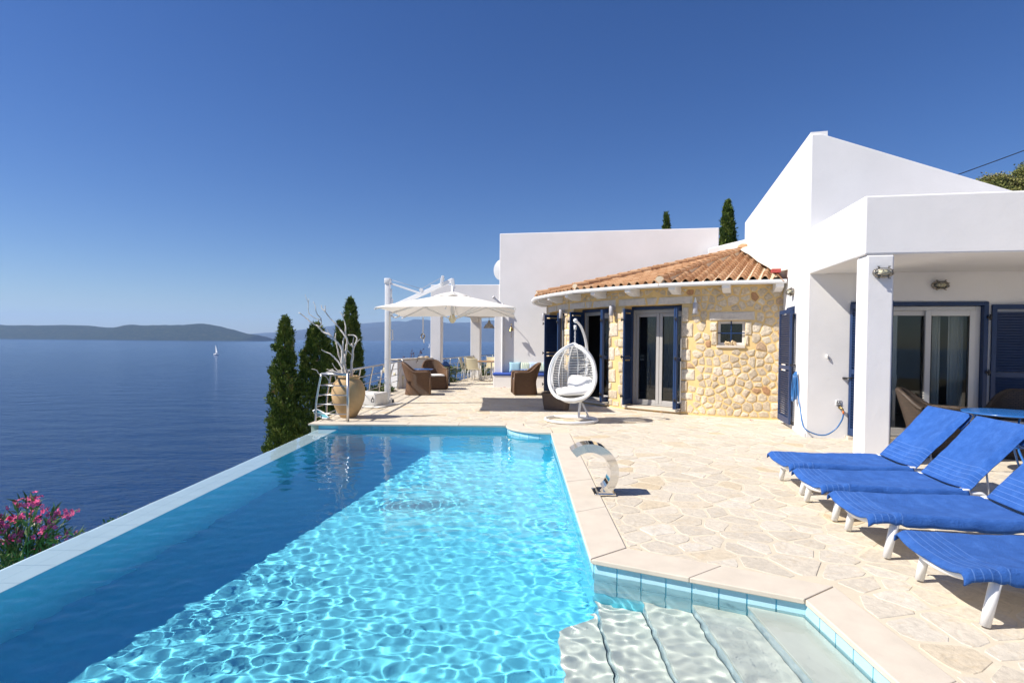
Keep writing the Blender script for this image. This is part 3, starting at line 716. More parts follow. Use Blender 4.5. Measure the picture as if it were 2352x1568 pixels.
# dark rooms behind
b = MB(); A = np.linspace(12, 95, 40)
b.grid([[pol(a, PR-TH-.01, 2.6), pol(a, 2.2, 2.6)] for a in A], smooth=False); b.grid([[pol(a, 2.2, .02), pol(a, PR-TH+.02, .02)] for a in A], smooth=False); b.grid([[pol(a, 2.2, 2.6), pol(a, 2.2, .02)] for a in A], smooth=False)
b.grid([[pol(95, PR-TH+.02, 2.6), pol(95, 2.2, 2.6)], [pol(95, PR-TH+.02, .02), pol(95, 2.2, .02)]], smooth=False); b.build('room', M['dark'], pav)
# eaves, corbels, gutter, roof
HIPS = [15.8, 37.2, 58.8, 80.4, 102.0]; RE = 6.40; ZE = 2.80; APEX = Vector((6.95, 17.25, 4.30))
b = MB()
A = np.linspace(14.8, 102, 45)
b.grid([[pol(a, PR-.2, ZT+.004), pol(a, RE-.06, ZT+.004)] for a in A], smooth=False); b.build('soffit', M['plaster'], pav)
def corbel(a):
    p = pol(a, PR-.02, 0); Mc = Matrix.Translation(p) @ Matrix.Rotation(-rad(a), 4, 'Z')
    prof = [(.0, ZT-.165), (.0, ZT), (-.42, ZT), (-.42, ZT-.09), (-.20, ZT-.165)]
    vs_ = [Mc @ Vector((s, y, z)) for s in (-.075, .075) for y, z in prof]; b = MB()
    b.add(vs_, [(0, 1, 2, 3, 4), (9, 8, 7, 6, 5)]+[(i, 5+i, 5+(i+1) % 5, (i+1) % 5) for i in range(5)]); b.build('corbel', M['plaster'], pav, bevel=.008)
for a in (16.2, 25.2, 35.0, 44.4, 53.6, 62.8, 72.0, 81.0, 90.0): corbel(a)
ge = [pol(a, (RE+.03), 0) for a in HIPS]
gl = [];
for i in range(len(ge)-1):
    for t in (0, .5): gl.append(ge[i].lerp(ge[i+1], t))
gl.append(ge[-1])
gut = [pol(a, RE+.015 if a in HIPS else RE-.03, 0) for a in (15.2, 26.5, 37.2, 48, 58.8, 69.6, 80.4, 91, 102)]
for i in range(len(gut)-1):
    a, c_ = gut[i], gut[i+1]; t = (c_-a).normalized(); nn = Vector((t.y, -t.x, 0)); 
    if (nn.x*(a.x-PC.x)+nn.y*(a.y-PC.y)) < 0: nn = -nn
    prof = [(-.08, .0), (-.06, -.045), (-.02, -.068), (.035, -.068), (.055, -.04), (.06, .010), (.050, .010), (.043, -.036), (.025, -.056), (-.01, -.056), (-.05, -.036), (-.07, .0)]
    b = MB(); m_ = len(prof); P = [[p+nn*u+Vector((0, 0, ZE-.02+w_)) for u, w_ in prof] for p in (a, c_)]
    b.grid(P, closed_u=True, smooth=False); b.add(P[0], [tuple(range(m_))]); b.add(P[1], [tuple(range(m_-1, -1, -1))])
    b.build('gutter', M['white'], pav)
b = MB()
for i in range(len(HIPS)-1):
    e0, e1 = pol(HIPS[i], RE-.03, ZE-.01), pol(HIPS[i+1], RE-.03, ZE-.01); b.add([e0, e1, APEX-Vector((0, 0, .05))], [(0, 1, 2)])
    b.add([e0, e1, e1+Vector((0, 0, -.05)), e0+Vector((0, 0, -.05))], [(0, 1, 2, 3)])
roof = b.build('roof', M['grout'], pav)
# villa side wall line cuts the first facet
HX, HY = 4.893, 9.439; SD = Vector((math.sin(rad(15.5)), math.cos(rad(15.5)), 0)); SN = Vector((-math.cos(rad(15.5)), math.sin(rad(15.5)), 0))   # SN points to the pavilion side
def clear_of_wall(p, m=.05): return (p-Vector((HX, HY, 0))).dot(SN) > m
random.seed(3)
PW = .212; EXP = .37; LEN = .43
prof = []
for k in range(11):
    t = k/10; x = (t-.5)*PW*1.16
    prof.append((x, .060*math.cos(2*PI*(t-.5)*1.0)))     # rolled S profile
def rooftile(o, du, dv, dn, parent, nm='roof_tile', stuffmb=None):
    tn = min(1, max(0, random.gauss(.5, .28))); b = stuffmb if stuffmb is not None else MB(); V0 = []; V1 = []; V2 = []
    for x, zz in prof:
        V0.append(o+du*x*1.03+dn*(zz+.028)); V1.append(o+du*x*.92+dv*LEN+dn*(zz*.9+.006)); V2.append(o+du*x*1.03+dn*(zz+.010))
    m_ = len(prof)
    fs = [(i, i+1, m_+i+1, m_+i) for i in range(m_-1)]+[(2*m_+i, 2*m_+i+1, i+1, i) for i in range(m_-1)]
    b.add(V0+V1+V2, fs, smooth=False, tone=tn)
    if stuffmb is None:
        o_ = b.build(nm, M['roof'], parent); o_.data.polygons.foreach_set('use_smooth', [True]*(m_-1)+[False]*(m_-1))
ntile = 0; far = MB()
for i in range(len(HIPS)-1):
    e0, e1 = pol(HIPS[i], RE, ZE), pol(HIPS[i+1], RE, ZE); u = (e1-e0); L = u.length; u.normalize(); mid = (e0+e1)/2
    ap = APEX; foot = e0+u*(ap-e0).dot(u); v = (ap-foot); SL = v.length; v.normalize(); n_ = u.cross(v)
    if n_.z < 0: n_ = -n_
    s0 = (foot-e0).dot(u); nc = int(L/PW)
    for c in range(nc):
        s = (c+.5)*L/nc; vmax = SL*(s/s0 if s < s0 else (L-s)/(L-s0))-.10
        r = 0
        while r*EXP < vmax-.12:
            o = e0+u*s+v*(r*EXP-.035)
            if (i > 0 or clear_of_wall(o+v*.2, .10)):
                if i < 2: rooftile(o, u*1.0, v, n_, roof); ntile += 1
                else: rooftile(o, u, v, n_, roof, stuffmb=far)
            r += 1
print('roof tiles', ntile)
if far.v: fo = far.build('roof_tiles', M['roof'], roof); fo['kind'] = 'stuff'
def ridge(e, ap, stop=.985, capstart=True):
    d = ap-e; L = d.length; d.normalize(); side = d.cross(Vector((0, 0, 1))).normalized(); up = side.cross(d); k = 0
    bed = MB(); bed.add([e+side*.11-up*.02, e-side*.11-up*.02, e-side*.06+up*.085, e+side*.06+up*.085, e+d*L-side*.13-up*.02, e+d*L+side*.13-up*.02, e+d*L+side*.06+up*.085, e+d*L-side*.06+up*.085], [(0, 1, 2, 3), (1, 4, 7, 2), (0, 3, 6, 5), (3, 2, 7, 6)])
    bed.build('mortar_bed', M['grout'], roof)
    while k*.36 < L*stop-.3:
        o = e+d*(k*.36); b = MB(); V = []
        for q, (dd, r) in enumerate(((0, .098), (.40, .082))):
            for j in range(9): a = PI*(j/8); V.append(o+d*dd+side*r*math.cos(a)*1.0+up*(r*math.sin(a)*.95+.055+(.018 if q == 0 else 0)))
        for j in range(9): a = PI*(j/8); V.append(o+side*.080*math.cos(a)+up*(.080*math.sin(a)*.95+.055+.018))
        b.add(V, [(j, j+1, 9+j+1, 9+j) for j in range(8)], smooth=True, tone=min(1, max(0, random.gauss(.5, .25)))); b.add(V, [(18+j, 18+j+1, j+1, j) for j in range(8)], tone=.5)
        b.build('ridge_tile', M['roof'], roof); k += 1
    if capstart:
        b = MB(); b.add([e+side*.10*math.cos(PI*j/8)+up*(.095*math.sin(PI*j/8)+.045)-d*.012 for j in range(9)]+[e+side*.10-up*.05-d*.012, e-side*.10-up*.05-d*.012][::-1], [tuple(range(11))]); 
        b.add([e+side*.10*math.cos(PI*j/8)+up*(.095*math.sin(PI*j/8)+.045)-d*.012 for j in range(9)]+[e+side*.10*math.cos(PI*j/8)+up*(.095*math.sin(PI*j/8)+.045)+d*.05 for j in range(9)], [(j, j+1, 9+j+1, 9+j) for j in range(8)])
        b.build('hip_cap', M['grout'], roof)
for a in HIPS[1:4]: ridge(pol(a, RE-.02, ZE+.01), APEX+Vector((0, 0, .0)))
b = MB(); b.ball(APEX+Vector((.0, -.05, .10)), .16, 10, 6, (1.2, 1, .8)); b.build('ridge_tile', M['roof'], roof)
# flashing along the villa wall, with a red scrap at its foot
fl = []
for t in np.linspace(0, 1, 9):
    q = pol(15.8, RE-.05, ZE+.06).lerp(APEX+Vector((-.15, 0, .03)), t); s_ = (q-Vector((HX, HY, 0))).dot(SD); base = Vector((HX, HY, 0))+SD*s_
    fl.append([base+SN*.004+Vector((0, 0, q.z+.12+.02*math.sin(9*t))), base+SN*.24+Vector((0, 0, q.z+.07+.015*math.sin(13*t)))])
b = MB(); b.grid(fl, smooth=False); b.build('flashing', M['coping'], roof)
b = MB(); q0 = fl[0]; b.box(-.06, .10, -.10, .06, 0, .07, Matrix.Translation(q0[1]+Vector((0, 0, -.01))) @ Matrix.Rotation(-rad(15), 4, 'Z')); b.build('red_flashing', M['redtape'], roof)

# pavilion wall sconces
for a, dz, lb in ((31.1, 0, 'grey cylinder wall lamp right of the right stone pavilion door'), (50.5, 0, 'grey cylinder wall lamp on the stone pier behind the hanging chair'), (70.3, 0, 'grey cylinder wall lamp on the narrow pier between the two left pavilion doors'), (89.5, 0, 'grey cylinder wall lamp at the left end of the stone wall by the bench')):
    p = pol(a, PR+.11, 2.27); t = thing('wall_lamp', lb, 'lamp', p, -rad(a), 'cylinder lamps on the stone pavilion')
    b = MB(); b.lathe([(0, -.115), (.045, -.115), (.05, -.11), (.05, .11), (.045, .115), (0, .115)], 18); b.build('shade', M['greyvinyl'], t, world=False)
    b = MB(); b.box(-.04, .04, .04, .115, .02, .10); b.build('bracket', M['greyvinyl'], t, world=False)
    if a == 31.1:
        b = MB(); b.lathe([(.03, .115), (.026, .16), (.008, .225), (0, .235)], 10); b.build('bulb', M['white'], t, world=False)
# ---------------------------------------------------------------- white villa with porch
villa = thing('white_villa', 'white rendered villa with a sloping gable, porch and blue shutters', 'building', (6.5, 9.5, 0))
H0 = Vector((HX, HY, 0)); AF = 10.85
FD = Vector((math.cos(rad(AF)), -math.sin(rad(AF)), 0)); FN = Vector((math.sin(rad(AF)), math.cos(rad(AF)), 0))     # along the front, into the house
Mf = frame(HX, HY, rad(AF))              # front wall frame: x along the wall, y into the house
Ms = Matrix.Translation(H0) @ Matrix.Rotation(-rad(15.5)+PI/2, 4, 'Z')      # side wall frame: x away from the viewer, y to the left (outside)
def rr(p, r=.03): return p
# front wall: left of door, above door, right of door, gable slope
T = .25
def wallpoly(b, pts, y0, y1, Mx):
    n = len(pts); vs_ = [Mx @ Vector((x, y, z)) for y in (y0, y1) for x, z in pts]
    a = sum(pts[i][0]*pts[(i+1) % n][1]-pts[(i+1) % n][0]*pts[i][1] for i in range(n))
    fs = [tuple(range(n)), tuple(range(2*n-1, n-1, -1))]+[(i, n+i, n+(i+1) % n, (i+1) % n) for i in range(n)]
    if (a < 0) != (y1 < y0): fs = [f[::-1] for f in fs]
    b.add(vs_, fs)
b = MB(); wallpoly(b, [(0, -.05), (.66, -.05), (.66, 2.225), (2.62, 2.225), (2.62, -.05), (6, -.05), (6, 2.78), (.16, 4.985), (0, 4.985)], 0, T, Mf)
b.build('front_wall', M['plaster'], villa, bevel=.018)
OP = (1.02, 1.74, .07, 2.23)       # doorway in the side wall
b = MB(); wallpoly(b, [(.04, -.05), (OP[0], -.05), (OP[0], OP[3]), (OP[1], OP[3]), (OP[1], -.05), (8.62, -.05), (8.62, 5.27), (.04, 5.03)], 0, -T, Ms)
b.build('side_wall', M['plaster'], villa)
b = MB(); P_ = [Mf @ Vector((.1, .2, 4.95)), Mf @ Vector((6.0, .2, 2.75)), Mf @ Vector((6.5, 8.4, 2.75)), Mf @ Vector((.75, 8.4, 4.95))]
b.add(P_, [(0, 1, 2, 3)]); b.box(6.0, 6.2, 0, 8, -.05, 2.7, Mf); b.build('roof', M['plaster'], villa)
# porch roof: ceiling slab and parapet beam
BC = Vector((4.504, 7.324, 0)); Mb = frame(BC.x, BC.y, rad(AF)); BT = .26
b = MB()
b.box(0, 6.2, 0, BT, 2.69, 3.44, Mb)
dl = (H0-BC); ll = dl.length; ang_ = math.atan2(dl.x, dl.y); Mbs = Matrix.Translation(BC) @ Matrix.Rotation(-ang_, 4, 'Z')
b.box(0, BT, BT+.0005, ll-.004, 2.69, 3.44, Mbs)
b.build('porch_beam', M['plaster'], villa, bevel=.022)
b = MB(); b.box(.05, 6.1, .05, 2.13, 2.70, 2.85, Mb); b.build('porch_ceiling', M['plaster'], villa)
b = MB(); b.box(4.3, 4.5, .02, 2.2, -.05, 2.70, Mb); b.build('porch_shade_screen', M['plaster'], villa)  # unseen wall added to keep light from the right out of the porch
b = MB(); b.box(.035, .355, .002, .335, -.03, 2.688, Mb); b.build('pillar', M['plaster'], villa, bevel=.022)
# rooms
b = MB(); b.box(.3, 5.5, .30, .31, 0, 2.7, Mf)
r_ = MB()
for q in ((.3, 5.5, 3.6, 3.65, 0, 2.6), (.3, 5.5, .26, 3.6, 2.55, 2.6), (.3, 5.5, .26, 3.6, .01, .03), (5.4, 5.5, .26, 3.6, .03, 2.55)): r_.box(*q, Mf)
r_.build('room', M['room'], villa)
b = MB(); b.rbox(1.1, 2.0, 1.8, 2.4, .0, .55, .03, Mf); b.rbox(1.1, 2.0, 2.3, 2.45, .55, .95, .03, Mf); tag(b.build('sofa', M['dark']), 'dark armchair standing inside the villa behind the porch glass doors', 'armchair')
# porch door: blue frame, white frame, two sliding sashes, curtains
b = MB(); b.box(.66, .72, -.03, .07, .06, 2.225, Mf); b.box(2.555, 2.618, -.03, .07, .06, 2.225, Mf); b.box(.72, 2.555, -.029, .069, 2.165, 2.225, Mf); b.build('shutter_frame', M['blue'], villa, bevel=.003)
b = MB(); b.box(.725, .80, .06, .16, .05, 2.16, Mf); b.box(2.475, 2.553, .06, .16, .05, 2.16, Mf); b.box(.80, 2.475, .061, .159, 2.095, 2.16, Mf); b.box(.80, 2.475, .061, .159, .045, .09, Mf); b.build('door_frame', M['alu'], villa, bevel=.006)
glazed_leaf(villa, Mf, .79, 1.86, .092, 2.093, .135, st=.08); glazed_leaf(villa, Mf, 1.775, 2.485, .092, 2.093, .082, st=.085)
b = MB(); b.box(1.32, 1.41, .155, .175, .15, 2.05, Mf); b.box(1.31, 1.42, .15, .17, .9, 1.05, Mf); b.build('sash_stile', M['alu'], villa, bevel=.004)
b = MB(); b.box(.60, 2.62, -.14, .05, -.02, .044, Mf); b.build('threshold', M['coping'], villa, bevel=.006)
for x0, x1 in ((1.98, 2.12), (2.24, 2.46)):
    P_ = []
    for i in range(41):
        t = i/40; x = x0+(x1-x0)*t; yy = .34+.022*math.sin(t*PI*9)
        P_.append([Mf @ Vector((x, yy, .10)), Mf @ Vector((x+.01*math.sin(t*20), yy, 1.2)), Mf @ Vector((x, yy, 2.2))])
    b = MB(); b.grid(P_); tag(b.build('curtain', M['curtain']), 'pale curtain hanging inside the porch glass door, %s' % ('left of two' if x0 < 2 else 'wider one by the frame'), 'curtain', 'curtains behind the porch door')
Mr = Mf @ Matrix.Translation((2.655, -.035, 0)) @ Matrix.Rotation(rad(-3), 4, 'Z'); shutter(villa, Mr, .93, 2.13, .05)
Ml = Mf @ Matrix.Translation((.645, -.03, 0)) @ Matrix.Rotation(rad(-76), 4, 'Z'); shutter(villa, Ml, .93, 2.13, .06, slats=True)
for z in (.35, 1.12, 1.98): hinge(villa, Mf, 2.62, -.045, z); hinge(villa, Mf, .672, -.05, z)
b = MB(); b.box(.545, .60, -.05, 0, .97, 1.0, Mf); b.tube([Mf @ Vector((.55, -.045, .985)), Mf @ Vector((.66, -.13, 1.0))], .010, 6); b.build('shutter_hook', M['black'], villa)
# side door shutters
b = MB(); b.box(OP[0], OP[0]+.05, -.05, .012, OP[2], OP[3], Ms); b.box(OP[1]-.05, OP[1], -.05, .012, OP[2], OP[3], Ms); b.box(OP[0]+.05, OP[1]-.05, -.049, .011, OP[3]-.055, OP[3], Ms); b.build('shutter_frame', M['blue'], villa)
Mc = Ms @ Matrix.Translation((OP[1]-.03, -.02, 0)) @ Matrix.Rotation(PI, 4, 'Z'); shutter(villa, Mc, OP[1]-OP[0]-.06, 2.07, OP[2]+.01, slats=False)
Mo = Ms @ Matrix.Translation((OP[0]-.01, .045, 0)) @ Matrix.Rotation(rad(163), 4, 'Z')
Mo2 = Ms @ Matrix.Translation((OP[0]+.66, .13, 0)) @ Matrix.Rotation(rad(183), 4, 'Z'); shutter(villa, Mo2, .84, 2.10, OP[2])
b = MB(); b.box(.82, .90, .01, .10, 1.14, 1.17, Ms); b.build('shutter_hook', M['black'], villa)
b = MB(); b.box(.0, 1.9, .0, .03, -.04, .055, Ms); b.build('plinth', M['plaster'], villa)

# ---------------------------------------------------------------- rear wing and loggia
wing = thing('white_house_wing', 'tall plain white rear wing with a flat top behind the stone pavilion', 'building', (3, 19, 0))
Mw2 = frame(-.449, 19.356, rad(10.85))
b = MB(); b.box(0, 7.07, 0, 5.0, -.05, 5.165, Mw2); b.build('wall', M['plaster'], wing, bevel=.02)
b = MB(); P_ = [Vector((6.05, 17.72, 0)), Vector((7.3, 17.30, 0))]; d_ = (P_[1]-P_[0]).normalized(); nrm = Vector((-d_.y, d_.x, 0))
vs_ = [P_[0], P_[1], P_[1]+nrm*.25, P_[0]+nrm*.25]
b.add([(p.x, p.y, 2.5) for p in vs_]+[(p.x, p.y, z) for p, z in zip(vs_, (4.46, 4.74, 4.74, 4.46))], [(3, 2, 1, 0), (4, 5, 6, 7), (0, 1, 5, 4), (1, 2, 6, 5), (2, 3, 7, 6), (3, 0, 4, 7)])
b.build('parapet', M['plaster'], wing, bevel=.02)
log = thing('white_loggia', 'white loggia of square pillars and a deep beam at the end of the terrace', 'building', (-1.5, 20.5, 0))
Ml2 = frame(-2.83, 19.72, rad(7.5))
b = MB(); b.box(0, 2.42, 0, .38, 2.46, 3.45, Ml2); b.build('beam', M['plaster'], log, bevel=.015)
b = MB(); b.prism([(-2.45, 20.09), (-.30, 19.75), (-.10, 23.3), (-1.3, 24.3), (-1.75, 24.1)], 2.50, 3.3); b.build('ceiling', M['plaster'], log)
def pillar(x, y, w, d, z0, z1, ang=7.5):
    b = MB(); b.box(0, w, 0, d, z0, z1, frame(x, y, rad(ang))); b.build('pillar', M['plaster'], log, bevel=.015)
pillar(-2.83, 19.724, .36, .36, -.05, 2.458); pillar(-1.745, 23.85, .40, .38, -.05, 2.498); pillar(-.60, 19.27, .235, .10, -.05, 2.458)
b = MB(); Mk = frame(-1.745, 23.85, rad(7.5)); b.add([Mk @ Vector(p) for p in ((.06, -.01, 2.3), (.06, -.45, 2.498), (.06, -.01, 2.498), (.34, -.01, 2.3), (.34, -.45, 2.498), (.34, -.01, 2.498))], [(0, 1, 2), (5, 4, 3), (0, 3, 4, 1), (1, 4, 5, 2), (2, 5, 3, 0)]); b.build('bracket', M['plaster'], log)
# low wall
lw = thing('low_wall', 'low white garden wall with a pale stone cap, running up to the loggia pillar', 'wall', (-3.1, 18.8, 0))
b = MB(); p0 = Vector((-3.606, 17.94, 0)); p1 = Vector((-2.76, 19.715, 0)); d_ = (p1-p0).normalized(); Mlw = Matrix.Translation(p0) @ Matrix.Rotation(math.atan2(d_.y, d_.x), 4, 'Z'); LL = (p1-p0).length
b.box(0, LL, 0, .26, -.05, .895, Mlw); b.box(.0, .02, -.02, .25, .0, .06, Mlw); b.build('wall', M['plaster'], lw, bevel=.012)
b = MB(); b.box(-.03, LL, -.03, .29, .897, .935, Mlw); b.build('cap', M['coping'], lw, bevel=.008)
b = MB(); b.rbox(-.012, .0, .08, .16, .42, .50, .005, Mlw); b.rbox(.22, .30, -.05, -.002, .30, .42, .01, Mlw); b.tube([Mlw @ Vector((.26, -.02, .30)), Mlw @ Vector((.26, -.02, .0))], .012, 6); b.build('socket_box', M['cream'], lw)
for k, (dx, lb) in enumerate(((LL-.50, 'pinkish flat shell lying on the low wall cap'), (LL-.22, 'pale flat shell lying on the low wall cap by the pillar'))):
    b = MB(); c = Mlw @ Vector((dx, .12, .955)); b.ball(c, .09, 12, 6, (1.4, 1, .28)); b.ball(c+Vector((.03, 0, .02)), .06, 10, 5, (1.3, 1, .35)); tag(b.build('shell', M['shell'] if k else M['coping']), lb, 'shell', 'shells on the low wall')
# bench
bench = thing('masonry_bench', 'white masonry bench with a blue seat cushion against the rear wall', 'bench', (.4, 19, 0))
Mbn = frame(-.621, 18.928, rad(7.3)); b = MB(); b.box(0, 1.95, 0, .55, -.03, .385, Mbn); b.build('base', M['plaster'], bench, bevel=.015)
b = MB(); b.rbox(-.02, 1.95, -.03, .52, .388, .475, .035, Mbn); b.build('seat_cushion', M['bluecush'], bench)
M['stripecush'] = M['whitemat']
def m_stripe():
    m, nt, b = newmat('striped_cloth'); tc = N(nt, 'ShaderNodeTexCoord'); wv = N(nt, 'ShaderNodeTexWave'); wv.inputs['Scale'].default_value = 5; nt.links.new(tc.outputs['Object'], wv.inputs['Vector'])
    r = ramp(nt, wv.outputs['Fac'], [(.2, (.62, .66, .55)), (.45, (.62, .64, .54)), (.55, (.18, .32, .26)), (.75, (.55, .50, .36)), (.9, (.25, .42, .38))]); nt.links.new(r.outputs[0], b.inputs['Base Color']); b.inputs['Roughness'].default_value = .95; return m
M['stripecush'] = m_stripe()
M['aqua'] = plain('aqua_cloth', (.32, .52, .62), .95, .05, 8); M['paleblue'] = plain('pale_blue_cloth', (.42, .55, .72), .95, .05, 8)
def pillow(x, y, z, w, h, mat, lean, rz, lb, group='cushions along the blue bench'):
    P_ = []; n_ = 14
    for sgn in (1, -1):
        Q = []
        for i in range(n_+1):
            row = []
            for j in range(n_+1):
                u = i/n_*2-1; v = j/n_*2-1; e = (1-u**4)*(1-v**4); th = .075*max(0, e)**.5; k = 1-.07*(1-abs(u)**2)*abs(v)**6; k2 = 1-.07*(1-abs(v)**2)*abs(u)**6
                row.append(Vector((u*w/2*k2, sgn*th, v*h/2*k)))
            Q.append(row)
        P_.append(Q)
    b = MB(); b.grid(P_[1]); b.grid([r[::-1] for r in P_[0]]); t = b.build('cushion', mat, None)
    Mt = Mbn @ Matrix.Translation((x, y, z)) @ Matrix.Rotation(rz, 4, 'Z') @ Matrix.Rotation(-lean, 4, 'X'); t.matrix_basis = Mt; tag(t, lb, 'cushion', group)
pillow(.70, .30, .655, .40, .36, M['aqua'], .30, .12, 'plain aqua cushion leaning against the wall, leftmost on the blue bench')
pillow(1.04, .33, .65, .38, .34, M['stripecush'], .30, -.05, 'green striped cushion between the aqua and the pale blue one on the bench')
pillow(1.34, .33, .655, .38, .36, M['paleblue'], .30, .05, 'pale blue cushion behind the wicker chair back on the bench')
pillow(1.62, .33, .65, .36, .35, M['stripecush'], .28, -.1, 'green striped cushion right of the wicker chair back on the bench')
pillow(1.83, .28, .655, .36, .38, M['paleblue'], .25, .5, 'pale blue cushion at the right end of the bench by the stone wall')
# ---------------------------------------------------------------- stainless railings
def bez(p, n=8):
    P = [Vector(q) for q in p]; out = []
    for i in range(len(P)-1):
        a = P[max(0, i-1)]; b = P[i]; c = P[i+1]; d = P[min(len(P)-1, i+2)]
        for k in range(n):
            t = k/n; out.append(.5*((2*b)+(c-a)*t+(2*a-5*b+4*c-d)*t*t+(3*b-a-3*c+d)*t**3))
    out.append(P[-1]); return out
def railing(path_top, path_bot, nposts, label, loc, first=True, last=True):
    t = thing('railing', label, 'railing', loc, 0, 'stainless terrace railings')
    m_ = MB(); m_.tube(bez(path_top, 4), .024, 10); m_.ball(path_top[-1], .045, 10, 6); m_.build('top_rail', M['steel'], t)
    T_ = [Vector(p) for p in path_top]; B_ = [Vector(p) for p in path_bot]
    def at(P, s): i = min(len(P)-2, int(s*(len(P)-1))); return P[i].lerp(P[i+1], s*(len(P)-1)-i)
    for k in range(nposts):
        s = k/(nposts-1) if nposts > 1 else 0
        a, b_ = at(T_, s), at(B_, s); mid = a.lerp(b_, .5)+Vector((-.035, 0, 0)); p = MB(); p.tube(bez([b_, mid, a], 5), .020, 6, flat=.55, up=(0, 1, 0)); p.build('post', M['steel'], t)
    for q in (.22, .42, .62, .82):
        p = MB(); p.tube([at(T_, s).lerp(at(B_, s), q)+Vector((-.03*math.sin(q*PI)*1.1, 0, 0)) for s in np.linspace(0, 1, 9)], .0095, 6); p.build('rail_bar', M['steel'], t)
    return t
RH = .887
r1 = railing([(-3.585, 10.70, RH), (-3.50, 11.6, RH), (-3.46, 13.0, RH), (-3.44, 15.3, RH), (-3.43, 17.86, RH)], [(-3.715, 10.75, -.12), (-3.70, 12, -.12), (-3.70, 13.6, -.12), (-3.66, 15.6, -.12), (-3.62, 17.9, -.12)], 9, 'long stainless railing on the sea side, from the clay jar to the low white wall', (-3.6, 14, 0))
g = MB(); g.tube([(-3.585, 10.70, RH), (-3.08, 10.66, RH)], .024, 10); g.tube([(-3.072, 10.66, RH+.023), (-3.072, 10.655, -.0)], .026, 12); g.build('gate_post', M['steel'], r1)
for q, xl in ((.22, -3.60), (.42, -3.635), (.62, -3.665), (.82, -3.69)):
    z = RH*(1-q)-.02; g = MB(); g.tube([(xl-.03, 10.74, z), (-3.072, 10.66, z)], .0105, 6); g.build('rail_bar', M['steel'], r1)
railing([(-2.47, 19.95, RH), (-2.05, 22, RH), (-1.62, 23.85, RH)], [(-2.55, 20, -.1), (-2.15, 22, -.1), (-1.75, 23.95, -.1)], 5, 'short stainless railing between the two loggia pillars behind the dining set', (-2.1, 22, 0))
railing([(-1.35, 24.6, RH), (-1.0, 25.8, RH), (-.62, 26.9, RH)], [(-1.5, 24.6, -.1), (-1.15, 25.8, -.1), (-.75, 26.9, -.1)], 4, 'farthest stainless railing piece, right of the rear loggia pillar', (-1.0, 25.8, 0))

# ---------------------------------------------------------------- jar with driftwood
JX, JY = -3.262, 11.35
jar = thing('clay_jar', 'tall ochre clay oil jar standing on the terrace corner behind the railing', 'jar', (JX, JY, 0))
b = MB(); b.lathe([(0, 0), (.15, 0), (.168, .02), (.20, .08), (.262, .19), (.312, .33), (.330, .46), (.318, .58), (.278, .68), (.235, .735), (.205, .755), (.203, .775), (.222, .785), (.228, .805), (.218, .822), (.19, .818), (.185, .76), (.20, .70), (.2, .5), (0, .45)], 40, tone=.5); b.build('body', M['pot'], jar, world=False)
dw = thing('driftwood', 'bundle of bleached forked driftwood branches standing in the clay jar', 'driftwood', (JX, JY, .5))
def zG(x, y): return (1160+.22957*x)*.57422, (1160+.22957*y)*.57422
def bp_(x, y, Y):       # point of the photograph at depth Y (branches measured in a plane through the jar)
    a = x-1176; c_ = y-(782+F*math.tan(PITCH)); c, s = math.cos(ROLL), math.sin(ROLL); a2 = a*c+c_*s; b2 = -a*s+c_*c
    d = Vector((a2, F*math.cos(PITCH)-b2*math.sin(PITCH), -F*math.sin(PITCH)-b2*math.cos(PITCH))); return Vector((0, 0, 1.55))+d*(Y/d.y)
BR = [([(930, 1480), (905, 1300), (912, 1100), (890, 990), (800, 890), (690, 780), (580, 730), (500, 640), (430, 600), (350, 545), (270, 480), (150, 388)], .030, .010, -.05),
      ([(528, 640), (545, 540), (530, 480), (480, 430), (455, 370), (438, 270), (408, 205)], .014, .005, -.12),
      ([(528, 518), (460, 500), (380, 450), (325, 395), (315, 300), (318, 215), (290, 160), (263, 80)], .010, .004, -.16),
      ([(318, 215), (326, 150)], .006, .004, -.16),
      ([(990, 1480), (960, 1330), (955, 1200), (985, 1000), (990, 860), (940, 770), (880, 690), (800, 590), (700, 490), (610, 375), (560, 320), (543, 262)], .028, .007, .05),
      ([(612, 370), (615, 300), (608, 270)], .010, .007, .06), ([(965, 800), (970, 650), (955, 560), (915, 455), (875, 380)], .016, .006, .10), ([(930, 455), (955, 418)], .009, .006, .12),
      ([(1075, 1480), (1070, 1350), (1090, 1150), (1105, 1010), (1150, 920), (1165, 830), (1100, 785), (1010, 785)], .030, .010, .09), ([(1165, 900), (1190, 880), (1222, 855)], .012, .006, .1),
      ([(1105, 1000), (1070, 930), (1090, 960), (1110, 815)], .013, .008, .13), ([(1090, 990), (1030, 940), (1010, 900)], .010, .006, .02), ([(1085, 1140), (1010, 1060), (985, 1040)], .008, .005, .04),
      ([(920, 1400), (895, 1260), (850, 1130), (825, 1000), (790, 850), (800, 750)], .020, .010, .14), ([(925, 1380), (870, 1290), (790, 1190), (700, 1110), (620, 1080), (545, 1035)], .022, .007, -.10),
      ([(915, 1440), (830, 1400), (770, 1330), (735, 1275)], .016, .006, -.02), ([(960, 1480), (850, 1455), (760, 1410), (680, 1420), (620, 1440)], .018, .007, -.14), ([(760, 1410), (700, 1395), (645, 1380)], .012, .006, -.15),
      ([(640, 1520), (530, 1475), (490, 1440), (460, 1395), (380, 1375)], .011, .006, -.22), ([(1000, 1480), (1010, 1430), (960, 1330), (930, 1150), (920, 1000), (930, 860), (960, 810)], .020, .012, -.03), ([(1040, 1480), (1080, 1450), (1130, 1410)], .012, .006, .15), ([(690, 780), (680, 740), (645, 690)], .012, .008, -.03)]
random.seed(4)
